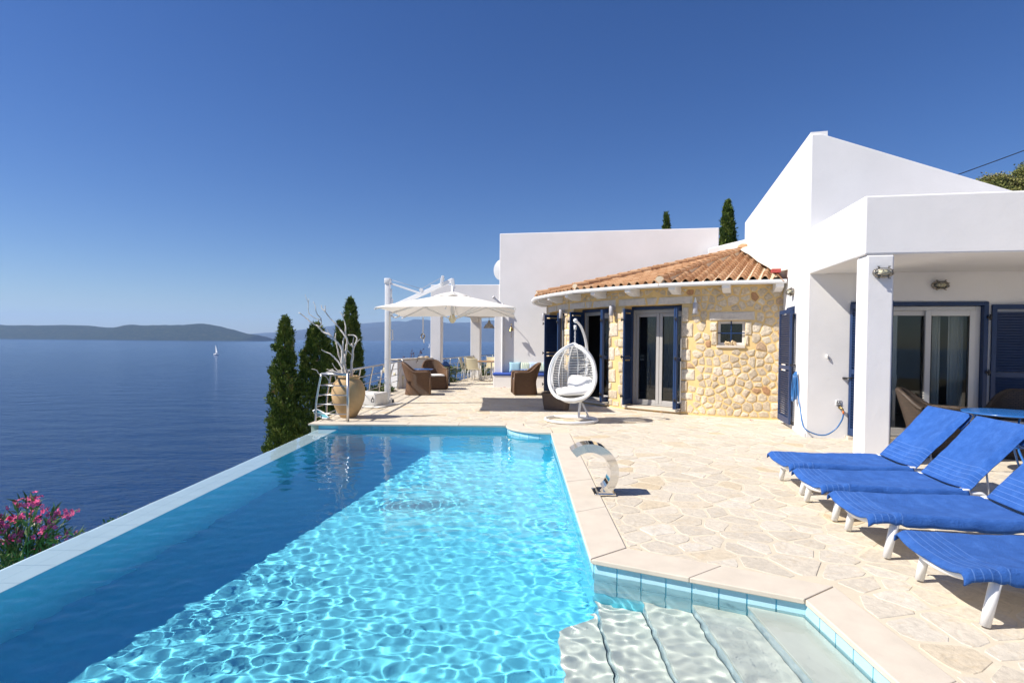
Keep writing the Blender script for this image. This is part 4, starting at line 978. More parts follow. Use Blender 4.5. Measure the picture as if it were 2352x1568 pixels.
for pts_, r0, r1_, dy in BR:
    P = [bp_(*zG(x, y), JY+dy+.02*random.uniform(-1, 1)) for x, y in pts_]
    if pts_[0][1] > 1390: P = [Vector((JX+(P[0].x-JX)*.6, JY+dy*.6, .50))]+P
    P = bez(P, 4); n_ = len(P); P = [p+Vector((random.uniform(-1, 1), random.uniform(-1, 1), random.uniform(-1, 1)))*.004 for p in P]
    rs = [(r0+(r1_-r0)*(i/(n_-1)))*random.uniform(.86, 1.14) for i in range(n_)]; m_ = MB(); m_.tube(P, rs, 7); m_.build('branch', M['drift'], dw)
# landing net lying at the terrace edge
net = thing('pool_net', 'white framed teal pool skimmer net leaning on the railing behind the jar', 'net', (-3.55, 10.95, 0))
def zEp(x, y): return (1200+.21687*x)*.57422, (1380+.21687*y)*.57422
ring = [bp_(*zEp(x, y), 11.0+.1*math.sin(i)) for i, (x, y) in enumerate([(240, 1210), (300, 1180), (380, 1215), (470, 1265), (545, 1335), (500, 1350), (420, 1345), (330, 1290), (262, 1250)])]
b = MB(); b.tube(ring, .014, 6, closed=True); b.build('rim', M['white'], net)
b = MB(); c_ = sum(ring, Vector())/len(ring)+Vector((0, .03, -.03)); b.add(ring+[c_], [(i, (i+1) % len(ring), len(ring)) for i in range(len(ring))], smooth=True); b.build('mesh_bag', M['net'], net)

# ---------------------------------------------------------------- cantilever parasol
um = thing('cantilever_umbrella', 'white cantilever parasol open over the terrace, on a weighted white base', 'umbrella', (-3.03, 13.85, 0))
Pm = Matrix.Translation((-3.03, 13.85, 0)) @ Matrix.Rotation(-rad(2), 4, 'Z')
b = MB(); b.rbox(-.058, .058, -.06, .06, .10, 3.0, .012, Pm); b.box(.058, .075, -.02, .02, .15, 2.5, Pm); b.build('post', M['white'], um)
b = MB(); b.rbox(-.072, .072, -.075, .075, 2.90, 3.03, .015, Pm); b.build('post_cap', M['white'], um)
for z in (1.08, .62): b = MB(); b.rbox(-.062, .062, -.064, .064, z, z+.012, .004, Pm); b.build('clamp', M['dirtwhite'], um)
A0 = Vector((-2.94, 13.85, 2.33)); A1 = Vector((-1.43, 13.65, 2.985)); S0 = Vector((-3.03, 13.82, 2.93)); S1 = Vector((-2.20, 13.74, 2.66))
def bar(b, p, q, w, h):
    p = Vector(p); q = Vector(q); d = (q-p).normalized(); up = Vector((0, 0, 1)); s = d.cross(up).normalized(); u = s.cross(d)
    vs_ = [pt+s*(w*sx)+u*(h*sz) for pt in (p, q) for sz in (-.5, .5) for sx in (-.5, .5)]; b.add(vs_, [(0, 2, 3, 1), (4, 5, 7, 6), (0, 1, 5, 4), (1, 3, 7, 5), (3, 2, 6, 7), (2, 0, 4, 6)])
b = MB(); bar(b, A0, A1, .06, .10); b.build('arm', M['white'], um, bevel=.008)
b = MB(); bar(b, S0, S1, .04, .045); b.build('strut', M['white'], um, bevel=.006)
b = MB(); b.rbox(.05, .20, -.05, .05, 2.26, 2.38, .01, Pm); b.rbox(.058, .12, -.04, .04, 2.2, 2.55, .01, Pm); b.tube([Pm @ Vector((.09, 0, 2.55)), Pm @ Vector((.09, 0, 2.78))], .015, 8); b.build('slider', M['white'], um)
b = MB(); b.tube([Pm @ Vector((.10, 0, 2.26)), Pm @ Vector((.10, 0, 2.12)), Pm @ Vector((.18, -.02, 2.08)), Pm @ Vector((.30, -.03, 2.12))], .02, 8); b.build('latch', M['white'], um)
for p in (S1+Vector((.0, 0, .09)), A1+Vector((-.25, 0, .02))): b = MB(); b.tube([p+Vector((0, -.03, 0)), p+Vector((0, .03, 0))], .045, 12); b.build('pulley', M['white'], um)
b = MB(); bar(b, A1+Vector((-.28, 0, -.12)), A1+Vector((-.24, 0, .10)), .09, .06); bar(b, A1+Vector((-.02, 0, .03)), A1+Vector((.02, 0, -.20)), .075, .085); b.build('arm_head', M['white'], um, bevel=.008)
b = MB(); b.tube([Vector((-3.0, 13.85, 3.01)), S1+Vector((-.02, 0, .12))], .005, 5); b.tube([S1+Vector((.02, 0, .12)), A1+Vector((-.27, 0, .06))], .005, 5); b.build('rope', M['greyvinyl'], um)
b = MB(); b.tube([Pm @ Vector((.075, 0, 1.78)), Pm @ Vector((.12, 0, 1.78)), Pm @ Vector((.125, 0, 1.55)), Pm @ Vector((.075, 0, 1.54))], .014, 6); b.build('handle', M['white'], um)
b = MB(); b.rbox(-.10, -.055, -.04, .04, .74, .86, .01, Pm); b.build('winch', M['cream'], um)
b = MB(); b.tube([Pm @ Vector((-.105, -.02, .80)), Pm @ Vector((-.135, -.06, .80)), Pm @ Vector((-.135, -.06, .64)), Pm @ Vector((-.22, -.06, .63))], .012, 6); b.build('crank', M['white'], um)
Hb = Vector((-1.43, 13.60, 0)); HW = 1.5; ZR = 2.205; ZTp = 2.66
b = MB(); b.tube([Hb+Vector((0, 0, 2.05)), Hb+Vector((0, 0, 2.83))], .034, 10); b.build('mast', M['white'], um)
b = MB(); b.lathe([(0, 1.95), (.04, 1.96), (.07, 2.0), (.09, 2.05), (.09, 2.08), (.06, 2.12), (.05, 2.15), (0, 2.15)], 16, tuple(Hb)); b.build('hub', M['cream'], um)
def rim(k):     # 8 rim points: corners and mid-edges
    a = k*PI/4; u, v = math.cos(a), math.sin(a); s = max(abs(u), abs(v)); return Vector((u/s, v/s))
def canopy(r, k, n=4):
    pass
rows = []
NK = 64
for ri in range(11):
    r = .10+.90*ri/10; row = []
    for k in range(NK):
        a = 2*PI*k/NK; u, v = math.cos(a), math.sin(a); s = max(abs(u), abs(v)); sx, sy = u/s*HW*r, v/s*HW*r
        ph = (a % (PI/4))/(PI/4); sag = math.sin(ph*PI)
        z = ZTp-(ZTp-ZR)*(r**1.04)*(.92+.08*(math.hypot(u/s, v/s)-1)/.414)-.018*sag*r*r*(.4+.6*r)
        pull = 1-.018*sag*r
        tilt = .042*(-sy/HW)+.012*(sx/HW)
        row.append(Hb+Vector((sx*pull, sy*pull, z+tilt)))
    rows.append(row)
b = MB(); b.grid(rows, closed_u=True); cn = b.build('canopy', M['canvas'], um)
vr = []
for ri in range(5):
    r = .02+.26*ri/4; vr.append([Hb+Vector((math.cos(a)*HW*r*(1+.06*math.sin(8*a)), math.sin(a)*HW*r*(1+.06*math.sin(8*a)), 2.70-.12*(r/.28)**1.4+.018*math.sin(8*a+1)*r/.28)) for a in [2*PI*k/48 for k in range(48)]])
b = MB(); b.grid(vr, closed_u=True); b.build('vent', M['canvas'], um)
for k in range(8):
    w_ = rim(k); e = Hb+Vector((w_.x*HW*.985, w_.y*HW*.985, ZR-.035-.042*w_.y+.012*w_.x)); tp = Hb+Vector((w_.x*.06, w_.y*.06, 2.62)); b = MB(); bar(b, tp, e, .018, .025); b.build('rib', M['white'], um)
    m_ = tp.lerp(e, .5)-Vector((0, 0, .012)); b = MB(); bar(b, Hb+Vector((w_.x*.07, w_.y*.07, 2.06)), m_, .018, .022); b.build('strut', M['white'], um)
    if k % 2: b = MB(); b.tube([e, e+(e-tp).normalized()*.035], .014, 6); b.build('tip', M['dirtwhite'], um)
cr = Hb+Vector((-HW*.62, HW*.97, ZR-.06)); b = MB(); b.tube([cr, cr+Vector((.0, 0, -.42))], .014, 6); b.tube([cr+Vector((.05*math.cos(a)*.9, 0, -.50+.06*math.sin(a))) for a in np.linspace(.5*PI, 4.2*PI, 26)], .018, 6); b.tube([cr+Vector((.02, 0, -.55)), cr+Vector((.03, .0, -.68))], .013, 6); b.build('tie_rope', M['whitemat'], um)
b = MB(); b.rbox(-.10, .11, -.10, .10, 0, .12, .012, Pm); b.build('foot', M['dirtwhite'], um)
b = MB(); b.rbox(-.02, .14, .02, .14, .0, .08, .02, Pm); b.build('foot_cap', M['black'], um)
Mb_ = Matrix.Translation((-3.33, 13.45, 0)) @ Matrix.Rotation(-rad(18), 4, 'Z')
for k, (x0, x1, y0, y1) in enumerate(((-.32, .30, -.28, .28),)):
    b = MB(); b.rbox(x0, x1, y0, y1, .01, .30, .035, Mb_); b.lathe([(0, .302), (.05, .302), (.052, .297)], 12, tuple(Mb_ @ Vector((.05, (y0+y1)/2, 0)))); b.build('weight', M['dirtwhite'], um)
b = MB(); b.box(-.42, .50, -.50, .62, .0, .012, Mb_); b.build('base_plate', M['dirtwhite'], um)
b = MB()
for q in ((.18, .20, .10, .18), (.24, .26, .10, .18), (.20, .24, .10, .112), (.20, .24, .168, .18), (.205, .235, .18, .22)): b.box(q[0], q[1], -.2815, -.2795, q[2], q[3], Mb_)
b.build('bottle_mark', M['black'], um)

# ---------------------------------------------------------------- wicker furniture
def uvgrid(name, P, mat, parent, closed=False, flip=False):
    n = len(P); m = len(P[0]); vs_ = [tuple(q) for r in P for q in r]; fs = []; 
    U = np.zeros((n, m)); V = np.zeros((n, m))
    for i in range(n):
        for j in range(m):
            if j: U[i, j] = U[i, j-1]+(Vector(P[i][j])-Vector(P[i][j-1])).length
            if i: V[i, j] = V[i-1, j]+(Vector(P[i][j])-Vector(P[i-1][j])).length
    for i in range(n-1):
        for j in range(m-1): fs.append((i*m+j, i*m+j+1, (i+1)*m+j+1, (i+1)*m+j))
    me = bpy.data.meshes.new(name); me.from_pydata(vs_, [], fs); uv = me.uv_layers.new(name='weave'); um_ = U.mean(0); vm_ = V.mean(1)
    for l in me.loops: i, j = divmod(l.vertex_index, m); uv.data[l.index].uv = (um_[j], vm_[i])
    me.polygons.foreach_set('use_smooth', [True]*len(fs)); me.materials.append(mat); o = bpy.data.objects.new(name, me); COL.objects.link(o); o.parent = parent
    if parent is not None: o.matrix_basis = Matrix.Identity(4)
    return o
def wicker_chair(label, loc, rz, mat='wicker', cush='whitemat', group='brown wicker tub chairs', cushlab=None):
    """faces local -y; 0.72 wide, 0.72 deep"""
    t = thing('wicker_armchair', label, 'armchair', loc, rz, group)
    NA = 41
    def plan(s, w, d, fr):       # s -1..1 round the back from the front left to the front right
        a = s*PI*.5; e = 2.6; ca, sa = math.cos(a), math.sin(a); x = w*abs(sa)**(2/e)*(1 if sa > 0 else -1); y = d*abs(ca)**(2/e); return x, y
    def arm_h(s): k = sm(1-abs(s)); return .63+.25*sm((1-abs(s))*1.15)**1.1
    def ring(z, ext, off=0): return None
    outer = []; LV = 9
    for i in range(LV+1):
        v = i/LV; row = []
        for j in range(NA):
            s = -1+2*j/(NA-1); H = arm_h(s); bk = sm(1-abs(s)*.95)
            z = v*H; fl = max(0, (z-.36))*1.0
            w = .345+.02*sm(v)+.035*fl; d0 = .30-.02*(1-abs(2*min(1, z/.36)-1))*0; d = d0+.30*fl*bk+(.05*(1-min(1, z/.34))*bk)
            x, y = plan(s, w, d, 0); front = -.34*sm(max(0, (abs(s)-.0)))*0
            row.append((x, y if abs(s) < .999 else y, z))
        # straight arms forward
        aL = []; x, y, z = row[0]
        for q in (1.0, .66, .33): aL.append((x, -.36*q, z))
        x2, y2, z2 = row[-1]; aR = [(x2, -.36*q, z2) for q in (.33, .66, 1.0)]
        outer.append(aL+row+aR)
    uvgrid('outer_shell', outer, M[mat], t)
    inner = [[(x*.90, y*.86 if y > 0 else y*.98, z) for x, y, z in r] for r in outer[4:]]
    uvgrid('inner_shell', [r[::-1] for r in inner], M[mat], t)
    top = [Vector(((a[0]+b_[0])/2, (a[1]+b_[1])/2, a[2]+.005)) for a, b_ in zip(outer[-1], inner[-1])]
    r_ = MB(); r_.tube(top, .034, 8, caps=True); r_.tube([top[0], Vector((top[0].x, top[0].y-.005, .02))], .030, 8); r_.tube([top[-1], Vector((top[-1].x, top[-1].y-.005, .02))], .030, 8); ro_ = r_.build('rim', M[mat], t, world=False)
    uv = ro_.data.uv_layers.new(name='weave')
    for l in ro_.data.loops: p = ro_.data.vertices[l.vertex_index].co; uv.data[l.index].uv = (p.x*1.0+p.y*1.0, p.z*.9+p.y*.4)
    uvgrid('front_panel', [[(x, -.345, z) for x in np.linspace(-.34, .34, 6)] for z in np.linspace(.0, .40, 5)], M[mat], t)
    uvgrid('seat', [[(x, y, .395) for x in np.linspace(-.33, .33, 6)] for y in np.linspace(-.345, .27, 5)], M[mat], t)
    c = MB(); c.rbox(-.29, .29, -.335, .20, .40, .465, .03); c.build('cushion', M[cush], t, world=False)
    return t
wicker_chair('brown wicker tub chair nearest the parasol post, seen from its back left', (-2.70, 16.25, 0), rad(98), cush='greyvinyl')
wicker_chair('brown wicker tub chair with a white cushion beside the blue lantern', (-2.48, 18.05, 0), rad(20), cush='whitemat')
wicker_chair('brown wicker tub chair facing left in front of the white bench', (.40, 16.55, 0), rad(-84), cush='greyvinyl')
M['greycush'] = M['whitemat']
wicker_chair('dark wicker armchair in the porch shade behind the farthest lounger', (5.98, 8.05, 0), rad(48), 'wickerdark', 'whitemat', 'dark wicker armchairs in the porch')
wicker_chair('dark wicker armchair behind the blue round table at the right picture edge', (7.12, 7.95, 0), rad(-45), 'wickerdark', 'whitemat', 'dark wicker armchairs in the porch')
def round_table(label, loc, r, h, legs=3, group='blue round metal tables', mat='tableblue'):
    t = thing('round_table', label, 'table', loc, 0, group)
    b = MB(); b.lathe([(0, h-.022), (r-.02, h-.022), (r-.004, h-.018), (r, h-.01), (r-.004, h-.002), (r-.015, h), (0, h)], 48); b.build('table_top', M[mat], t, world=False)
    for k in range(legs):
        a = 2*PI*k/legs+.5; d = Vector((math.cos(a), math.sin(a), 0)); b = MB(); b.tube(bez([d*(r*.72)+Vector((0, 0, h-.02)), d*(r*.62)+Vector((0, 0, h-.14)), d*(r*.30)+Vector((0, 0, h*.52)), d*(r*.55)+Vector((0, 0, h*.2)), d*(r*.80)], 6), .012, 8); b.build('leg', M[mat], t, world=False)
    b = MB(); b.tube([Vector((math.cos(a), math.sin(a), 0))*r*.33+Vector((0, 0, h*.45)) for a in np.linspace(0, 2*PI, 25)[:-1]], .009, 6, closed=True); b.build('ring', M[mat], t, world=False); return t
round_table('small blue round table between the two wicker chairs by the low wall', (-2.66, 17.15, 0), .29, .675)
round_table('small blue round table with a pale top in front of the bench cushions', (.53, 17.35, 0), .29, .68)
round_table('larger glossy blue round table in the porch right of the loungers', (6.0, 6.85, 0), .46, .74, 3)
# lantern
ln = thing('lantern', 'tall blue metal lantern with glass sides at the foot of the loggia pillar', 'lantern', (-2.27, 19.35, 0), rad(20))
b = MB(); 
for sx in (-1, 1):
    for sy in (-1, 1): b.box(sx*.125-.013, sx*.125+.013, sy*.125-.013, sy*.125+.013, .03, .66)
b.box(-.15, .15, -.15, .15, 0, .035); b.box(-.15, .15, -.15, .15, .655, .69); b.build('frame', M['blue'], ln, world=False)
b = MB(); b.add([(-.16, -.16, .69), (.16, -.16, .69), (.16, .16, .69), (-.16, .16, .69), (-.05, -.05, .82), (.05, -.05, .82), (.05, .05, .82), (-.05, .05, .82)], [(0, 1, 5, 4), (1, 2, 6, 5), (2, 3, 7, 6), (3, 0, 4, 7), (4, 5, 6, 7)]); b.tube([Vector((.05*math.cos(a), 0, .86+.045*math.sin(a))) for a in np.linspace(0, 2*PI, 14)[:-1]], .007, 6, closed=True); b.build('roof', M['blue'], ln, world=False)
b = MB(); b.box(-.12, .12, -.128, -.124, .04, .65); b.box(-.12, .12, .124, .128, .04, .65); b.box(-.128, -.124, -.12, .12, .04, .65); b.box(.124, .128, -.12, .12, .04, .65); b.build('pane', M['glass'], ln, world=False)
# dining set
dt = thing('dining_table', 'small square teak slat table on a metal frame in the loggia', 'table', (-1.02, 22.5, 0), rad(-14))
for k in range(8): b = MB(); b.box(-.37+k*.0925+.004, -.37+(k+1)*.0925-.004, -.40, .40, .715, .738); b.build('slat', M['wood'], dt, world=False)
b = MB(); b.box(-.36, .36, -.38, .38, .69, .713); 
b.build('apron', M['alu'], dt, world=False)
for sx in (-1, 1):
    b = MB(); b.tube([(sx*.22, 0, .69), (sx*.22, 0, .05)], .03, 8); b.tube([(sx*.22, -.34, .02), (sx*.22, 0, .07), (sx*.22, .34, .02)], .025, 8); b.build('leg', M['alu'], dt, world=False)
def dchair(label, loc, rz):
    t = thing('dining_chair', label, 'chair', loc, rz, 'cream dining chairs round the teak table')
    P_ = [[Vector((x, -.22+.44*j/6, .455-.012*math.cos(x*6))) for x in np.linspace(-.225, .225, 7)] for j in range(7)]
    b = MB(); b.grid(P_); b.box(-.225, .225, -.22, .22, .425, .440); b.build('seat', M['cream'], t, world=False)
    P_ = [[Vector((x, .20+.11*v+.03*(1-(x/.22)**2), .46+.39*v)) for x in np.linspace(-.22, .22, 9)] for v in np.linspace(0, 1, 8)]; Q_ = [[p+Vector((0, .022, 0)) for p in r] for r in P_]
    b = MB(); b.grid([r[::-1] for r in P_]); b.grid(Q_); 
    edge = [r[0] for r in P_]+P_[-1]+[r[-1] for r in P_[::-1]]; b.tube([e+Vector((0, .011, 0)) for e in edge], .013, 6); b.build('backrest', M['cream'], t, world=False)
    for sx in (-1, 1):
        for sy in (-1, 1): b = MB(); b.tube([(sx*.20, sy*.19, .44), (sx*.225, sy*.225, 0)], .014, 8); b.build('leg', M['alu'], t, world=False)
    return t
dchair('cream dining chair nearest the viewer, its back to the camera', (-1.42, 21.75, 0), rad(162))
dchair('cream dining chair leftmost, seen from its side by the railing', (-1.72, 22.35, 0), rad(85))
dchair('cream dining chair behind the teak table, facing the viewer', (-.86, 23.35, 0), rad(-8))
dchair('cream dining chair at the right of the table by the white pilaster', (-.50, 22.1, 0), rad(-98))
dchair('cream dining chair behind the nearest one, mostly hidden, at the rear left', (-1.62, 23.1, 0), rad(25))
# pendant lamp, bell, dish, pipe
pl = thing('pendant_lamp', 'beige cone pendant lamp hanging under the loggia beam', 'lamp', (-.855, 21.0, 2.0))
b = MB(); b.lathe([(.20, .0), (.205, .005), (.15, .11), (.08, .17), (.055, .20), (.04, .26), (.015, .30), (0, .30)], 28); b.lathe([(.198, .004), (.145, .105), (.075, .165), (0, .17)], 28); b.build('shade', plain('beige_shade', (.45, .40, .33), .6, .05, 4), pl, world=False)
b = MB(); b.tube([(0, 0, .30), (0, 0, .50)], .006, 6); b.build('cord', M['black'], pl, world=False)
bell = thing('wall_bell', 'small brass bell on a hook on the white rear wall', 'bell', (-.03, 19.05, 1.93))
b = MB(); b.lathe([(.085, -.055), (.08, -.045), (.062, 0), (.048, .05), (.03, .075), (0, .085)], 20); b.build('bell_body', M['brass'], bell, world=False)
b = MB(); b.tube([(0, .24, .17), (0, .16, .20), (0, .02, .18), (0, 0, .14), (0, 0, .08)], .010, 6); b.build('hook', M['brass'], bell, world=False)
b = MB(); b.tube([(0, 0, 0), (.002, 0, -.10), (-.004, 0, -.24)], .006, 5); b.ball((0, 0, -.26), .014, 8, 5); b.build('clapper_cord', M['brass'], bell, world=False)
ds = thing('satellite_dish', 'grey satellite dish sticking out behind the left edge of the rear wing', 'satellite dish', (-.42, 20.6, 3.48))
b = MB(); P_ = []
for i in range(7):
    r = .34*i/6; P_.append([Vector((-.16*(1-(r/.34)**2)*.5+.05, r*math.cos(a)*1.0, .62+r*1.12*math.sin(a))) for a in np.linspace(0, 2*PI, 29)[:-1]])
Rm = Matrix.Rotation(rad(62), 4, 'Z'); P_ = [[Rm @ p for p in r] for r in P_]; b.grid(P_, closed_u=True); b.grid([[p+Rm @ Vector((.015, 0, 0)) for p in r] for r in P_], closed_u=True); b.build('reflector', M['dish'], ds, world=False)
b = MB(); b.tube([(.05, .0, 0), (.05, .0, .62)], .03, 8); b.build('mast', M['white'], ds, world=False)
dp = tag(MB().tube(bez([(-.62, 19.15, 2.98), (-.40, 19.2, 2.78), (-.335, 19.22, 2.70), (-.33, 19.22, 2.60), (-.33, 19.22, 0)], 4), .035, 10).build('downpipe', M['white'], None), 'white rain downpipe bending down the left edge of the rear wing', 'pipe')
b = MB(); b.tube([(-.62, 19.15, 2.98), (-.66, 19.15, 3.02)], .055, 10); b.build('outlet', M['white'], dp)

# ---------------------------------------------------------------- hanging egg chair
EX, EY = 1.17, 11.1
eg = thing('egg_chair', 'white woven hanging egg chair on a curved stand with a ring base', 'hanging chair', (EX, EY, 0))
st = MB(); st.tube([(EX+.505*math.cos(a), EY+.52*math.sin(a), .025) for a in np.linspace(0, 2*PI, 49)[:-1]], .026, 10, closed=True); st.build('base_ring', M['white'], eg)
st = MB(); st.tube([(EX-.30, EY+.42, .03), (EX+.18, EY+.12, .045), (EX+.48, EY-.05, .03)], .024, 10); st.build('cross_bar', M['white'], eg)
pole = bez([(EX+.16, EY+.14, .05), (EX+.21, EY+.26, .36), (EX+.32, EY+.42, .80), (EX+.36, EY+.44, 1.20), (EX+.31, EY+.34, 1.55), (EX+.19, EY+.15, 1.83), (EX+.06, EY+.0, 1.95)], 8)
st = MB(); st.tube(pole, .026, 12); st.ball(pole[-1], .042, 12, 8); st.build('pole', M['white'], eg)
st = MB(); st.tube([(EX+.36, EY+.10, .05), (EX+.24, EY+.24, .32)], .018, 8); st.build('brace', M['white'], eg)
hx, hy = EX+.055, EY-.01
ch = MB(); z = 1.89
ch.tube([(hx, hy, 1.95), (hx, hy, 1.90)], .012, 6); ch.tube([(hx, hy, 1.86), (hx, hy, 1.77)], .026, 8)
z = 1.76; k = 0
while z > 1.50:
    u = Vector((1, 0, 0)) if k % 2 else Vector((0, 1, 0)); c = Vector((hx, hy, z-.02))
    ch.tube([c+u*.012*math.cos(a)+Vector((0, 0, .024*math.sin(a))) for a in np.linspace(0, 2*PI, 11)[:-1]], .0045, 5, closed=True); z -= .036; k += 1
ch.build('chain', M['white'], eg)
EC = Vector((EX+.03, EY-.02, .92)); OPN = rad(-108)     # opening faces the viewer, a little to the left
def egg_r(h): # h -1..1
    return .436*max(0, 1-abs(h)**2.4)**.56*(1-.10*h)
def eggp(phi, h, k=1.0):
    lean = .10*h       # the top leans back
    o = Vector((math.cos(OPN), math.sin(OPN), 0)); q = Vector((math.cos(OPN+phi), math.sin(OPN+phi), 0))
    return EC+q*egg_r(h)*k-o*lean+Vector((0, 0, h*.565))
def half(h):  # half opening angle
    return rad(72)*max(0, 1-abs(h)**3)**.5 if h > -.62 else rad(72)*max(0, 1-.62**3)**.5*max(0, (1-((-.62-h)/.22)**2))**.5 if h > -.84 else 0
fr = MB()
hs_ = np.linspace(.985, -.83, 30)
L_ = [eggp(half(h), h, 1.03) for h in hs_]; R_ = [eggp(-half(h), h, 1.03) for h in hs_]
loop = L_+R_[::-1]; fr.tube(bez(loop+[loop[0]], 2)[:-1], .022, 8, closed=True)
fr.tube([p+Vector((0, 0, .0))+(p-EC).normalized()*.03 for p in loop], .018, 8, closed=True)
for sgn in (1, -1):      # side hoops
    H_ = [(.30, 1.02), (.10, 1.32), (-.2, 1.50), (-.45, 1.36), (-.60, 1.10)]
    fr.tube(bez([eggp(sgn*half(.42), .42, 1.02)]+[eggp(sgn*a, h, 1.02) for h, a in [(.30, 1.42), (.05, 1.66), (-.25, 1.66), (-.50, 1.45)]]+[eggp(sgn*half(-.60), -.60, 1.02)], 5), .015, 7)
fr.build('frame', M['white'], eg)
wv = MB()
for h in list(np.linspace(.90, -.50, 25)):
    a0 = half(h)
    if -.52 < h < .38: a0 = max(a0, 1.42+.26*math.sin(PI*(.38-h)/.90)*.9)
    P = [eggp(a, h) for a in np.linspace(a0, 2*PI-a0, 22)]; wv.tube(P, .0075, 5)
for h in list(np.linspace(-.54, -.985, 26)):
    a0 = half(h); P = [eggp(a, h) for a in np.linspace(a0, 2*PI-a0, 26)]; wv.tube(P, .011, 5)
wv.build('weave', M['white'], eg)
wv = MB()
for a in (rad(103), rad(128), rad(154), rad(180), rad(206), rad(232), rad(257)):
    wv.tube([eggp(a, h, 1.015) for h in np.linspace(.97, -.97, 26)], .012, 6)
wv.build('spokes', M['white'], eg)
def soft(cx, cy, cz, sx, sy, sz, Mx=Matrix.Identity(4), tuft=0):
    P_ = []; n_ = 13
    for i in range(n_):
        v = -PI/2+PI*i/(n_-1); row = []
        for j in range(28):
            a = 2*PI*j/28; e = .55; f = lambda c: math.copysign(abs(c)**e, c)
            x = f(math.cos(v))*f(math.cos(a))*sx; y = f(math.cos(v))*f(math.sin(a))*sy; zz = f(math.sin(v))*sz
            if tuft: zz *= 1-.28*(math.cos(x/sx*PI*1.5)**8*math.cos(y/sy*PI*1.5)**8); x *= 1+.02*math.sin(9*a)
            row.append(Mx @ Vector((x, y, zz))+Vector((cx, cy, cz)))
        P_.append(row)
    b = MB(); b.grid(P_, closed_u=True); return b
o_ = Vector((math.cos(OPN), math.sin(OPN), 0))
tag(soft(EC.x+o_.x*.02, EC.y+o_.y*.02, .585, .335, .30, .065, Matrix.Rotation(rad(-4), 4, 'Y') @ Matrix.Rotation(rad(3), 4, 'X'), 1).build('cushion', M['whitemat']), 'white tufted seat cushion lying in the egg chair', 'cushion', 'white cushions in the egg chair')
Mq = Matrix.Rotation(OPN+PI/2, 4, 'Z') @ Matrix.Rotation(rad(66), 4, 'X')
tag(soft(EC.x-o_.x*.20+.10, EC.y-o_.y*.20, .72, .26, .15, .065, Mq @ Matrix.Rotation(rad(-8), 4, 'Z'), 1).build('cushion', M['whitemat']), 'white tufted back cushion propped up at the back of the egg chair', 'cushion', 'white cushions in the egg chair')
# wicker basket behind the egg chair
bk = thing('wicker_basket', 'brown wicker basket with a leather handle behind the hanging egg chair', 'basket', (1.02, 12.9, 0), rad(-20))
P_ = []
for i in range(6):
    v = i/5; w = .27+.05*v; d = .19+.04*v; P_.append([(w*math.copysign(abs(math.cos(a))**.45, math.cos(a)), d*math.copysign(abs(math.sin(a))**.45, math.sin(a)), .36*v) for a in np.linspace(0, 2*PI, 41)])
uvgrid('basket_wall', P_, M['wickergrey'], bk); uvgrid('basket_inside', [[(x*.95, y*.93, z) for x, y, z in r][::-1] for r in P_], M['wickergrey'], bk)
b = MB(); b.tube([Vector(q) for q in P_[-1][:-1]], .018, 6, closed=True); b.add([Vector((x, y, .012)) for x, y, z in P_[0][:-1]], [tuple(range(40))]); ob = b.build('basket_rim', M['bark'], bk, world=False)
b = MB(); b.tube([Vector((.0+.07*math.cos(a), -.24, .36+.07*math.sin(a))) for a in np.linspace(0, PI, 9)], .012, 6); b.build('handle', M['wood'], bk, world=False)
# ---------------------------------------------------------------- steel water blade
fo_ = thing('water_spout', 'curved polished steel water blade on the pool coping', 'fountain', (.95, 5.82, 0))
b = MB(); cx, cz = .80, .222; A = np.linspace(rad(-50), rad(131), 40)
def fr_(a, R, y): return Vector((cx+R*math.cos(a), y, cz+R*math.sin(a)))
Y0, Y1 = 5.715, 5.925
rows = [[fr_(a, .292, Y0), fr_(a, .292, Y1), fr_(a, .207, Y1), fr_(a, .207, Y0)] for a in A]
for q in range(4):
    g = MB(); 
for q in range(4): b.add([r[q] for r in rows]+[r[(q+1) % 4] for r in rows], [(i, i+1, 40+i+1, 40+i) for i in range(39)], smooth=(q in (0, 2)))
b.add(rows[0], [(3, 2, 1, 0)]); 
b.build('blade', M['chrome'], fo_)
b = MB(); e = rows[-1]; b.add(e, [(0, 1, 2, 3)]); b.build('outlet', M['dark'], fo_)
b = MB(); b.box(.845, 1.06, 5.69, 5.95, .0, .012); b.box(.885, 1.035, Y0+.001, Y1-.001, .012, .03)
for x in (.86, 1.045):
    for y in (5.70, 5.94): b.lathe([(0, .02), (.007, .018), (.008, .012)], 8, (x, y, 0))
b.build('base_plate', M['chrome'], fo_)

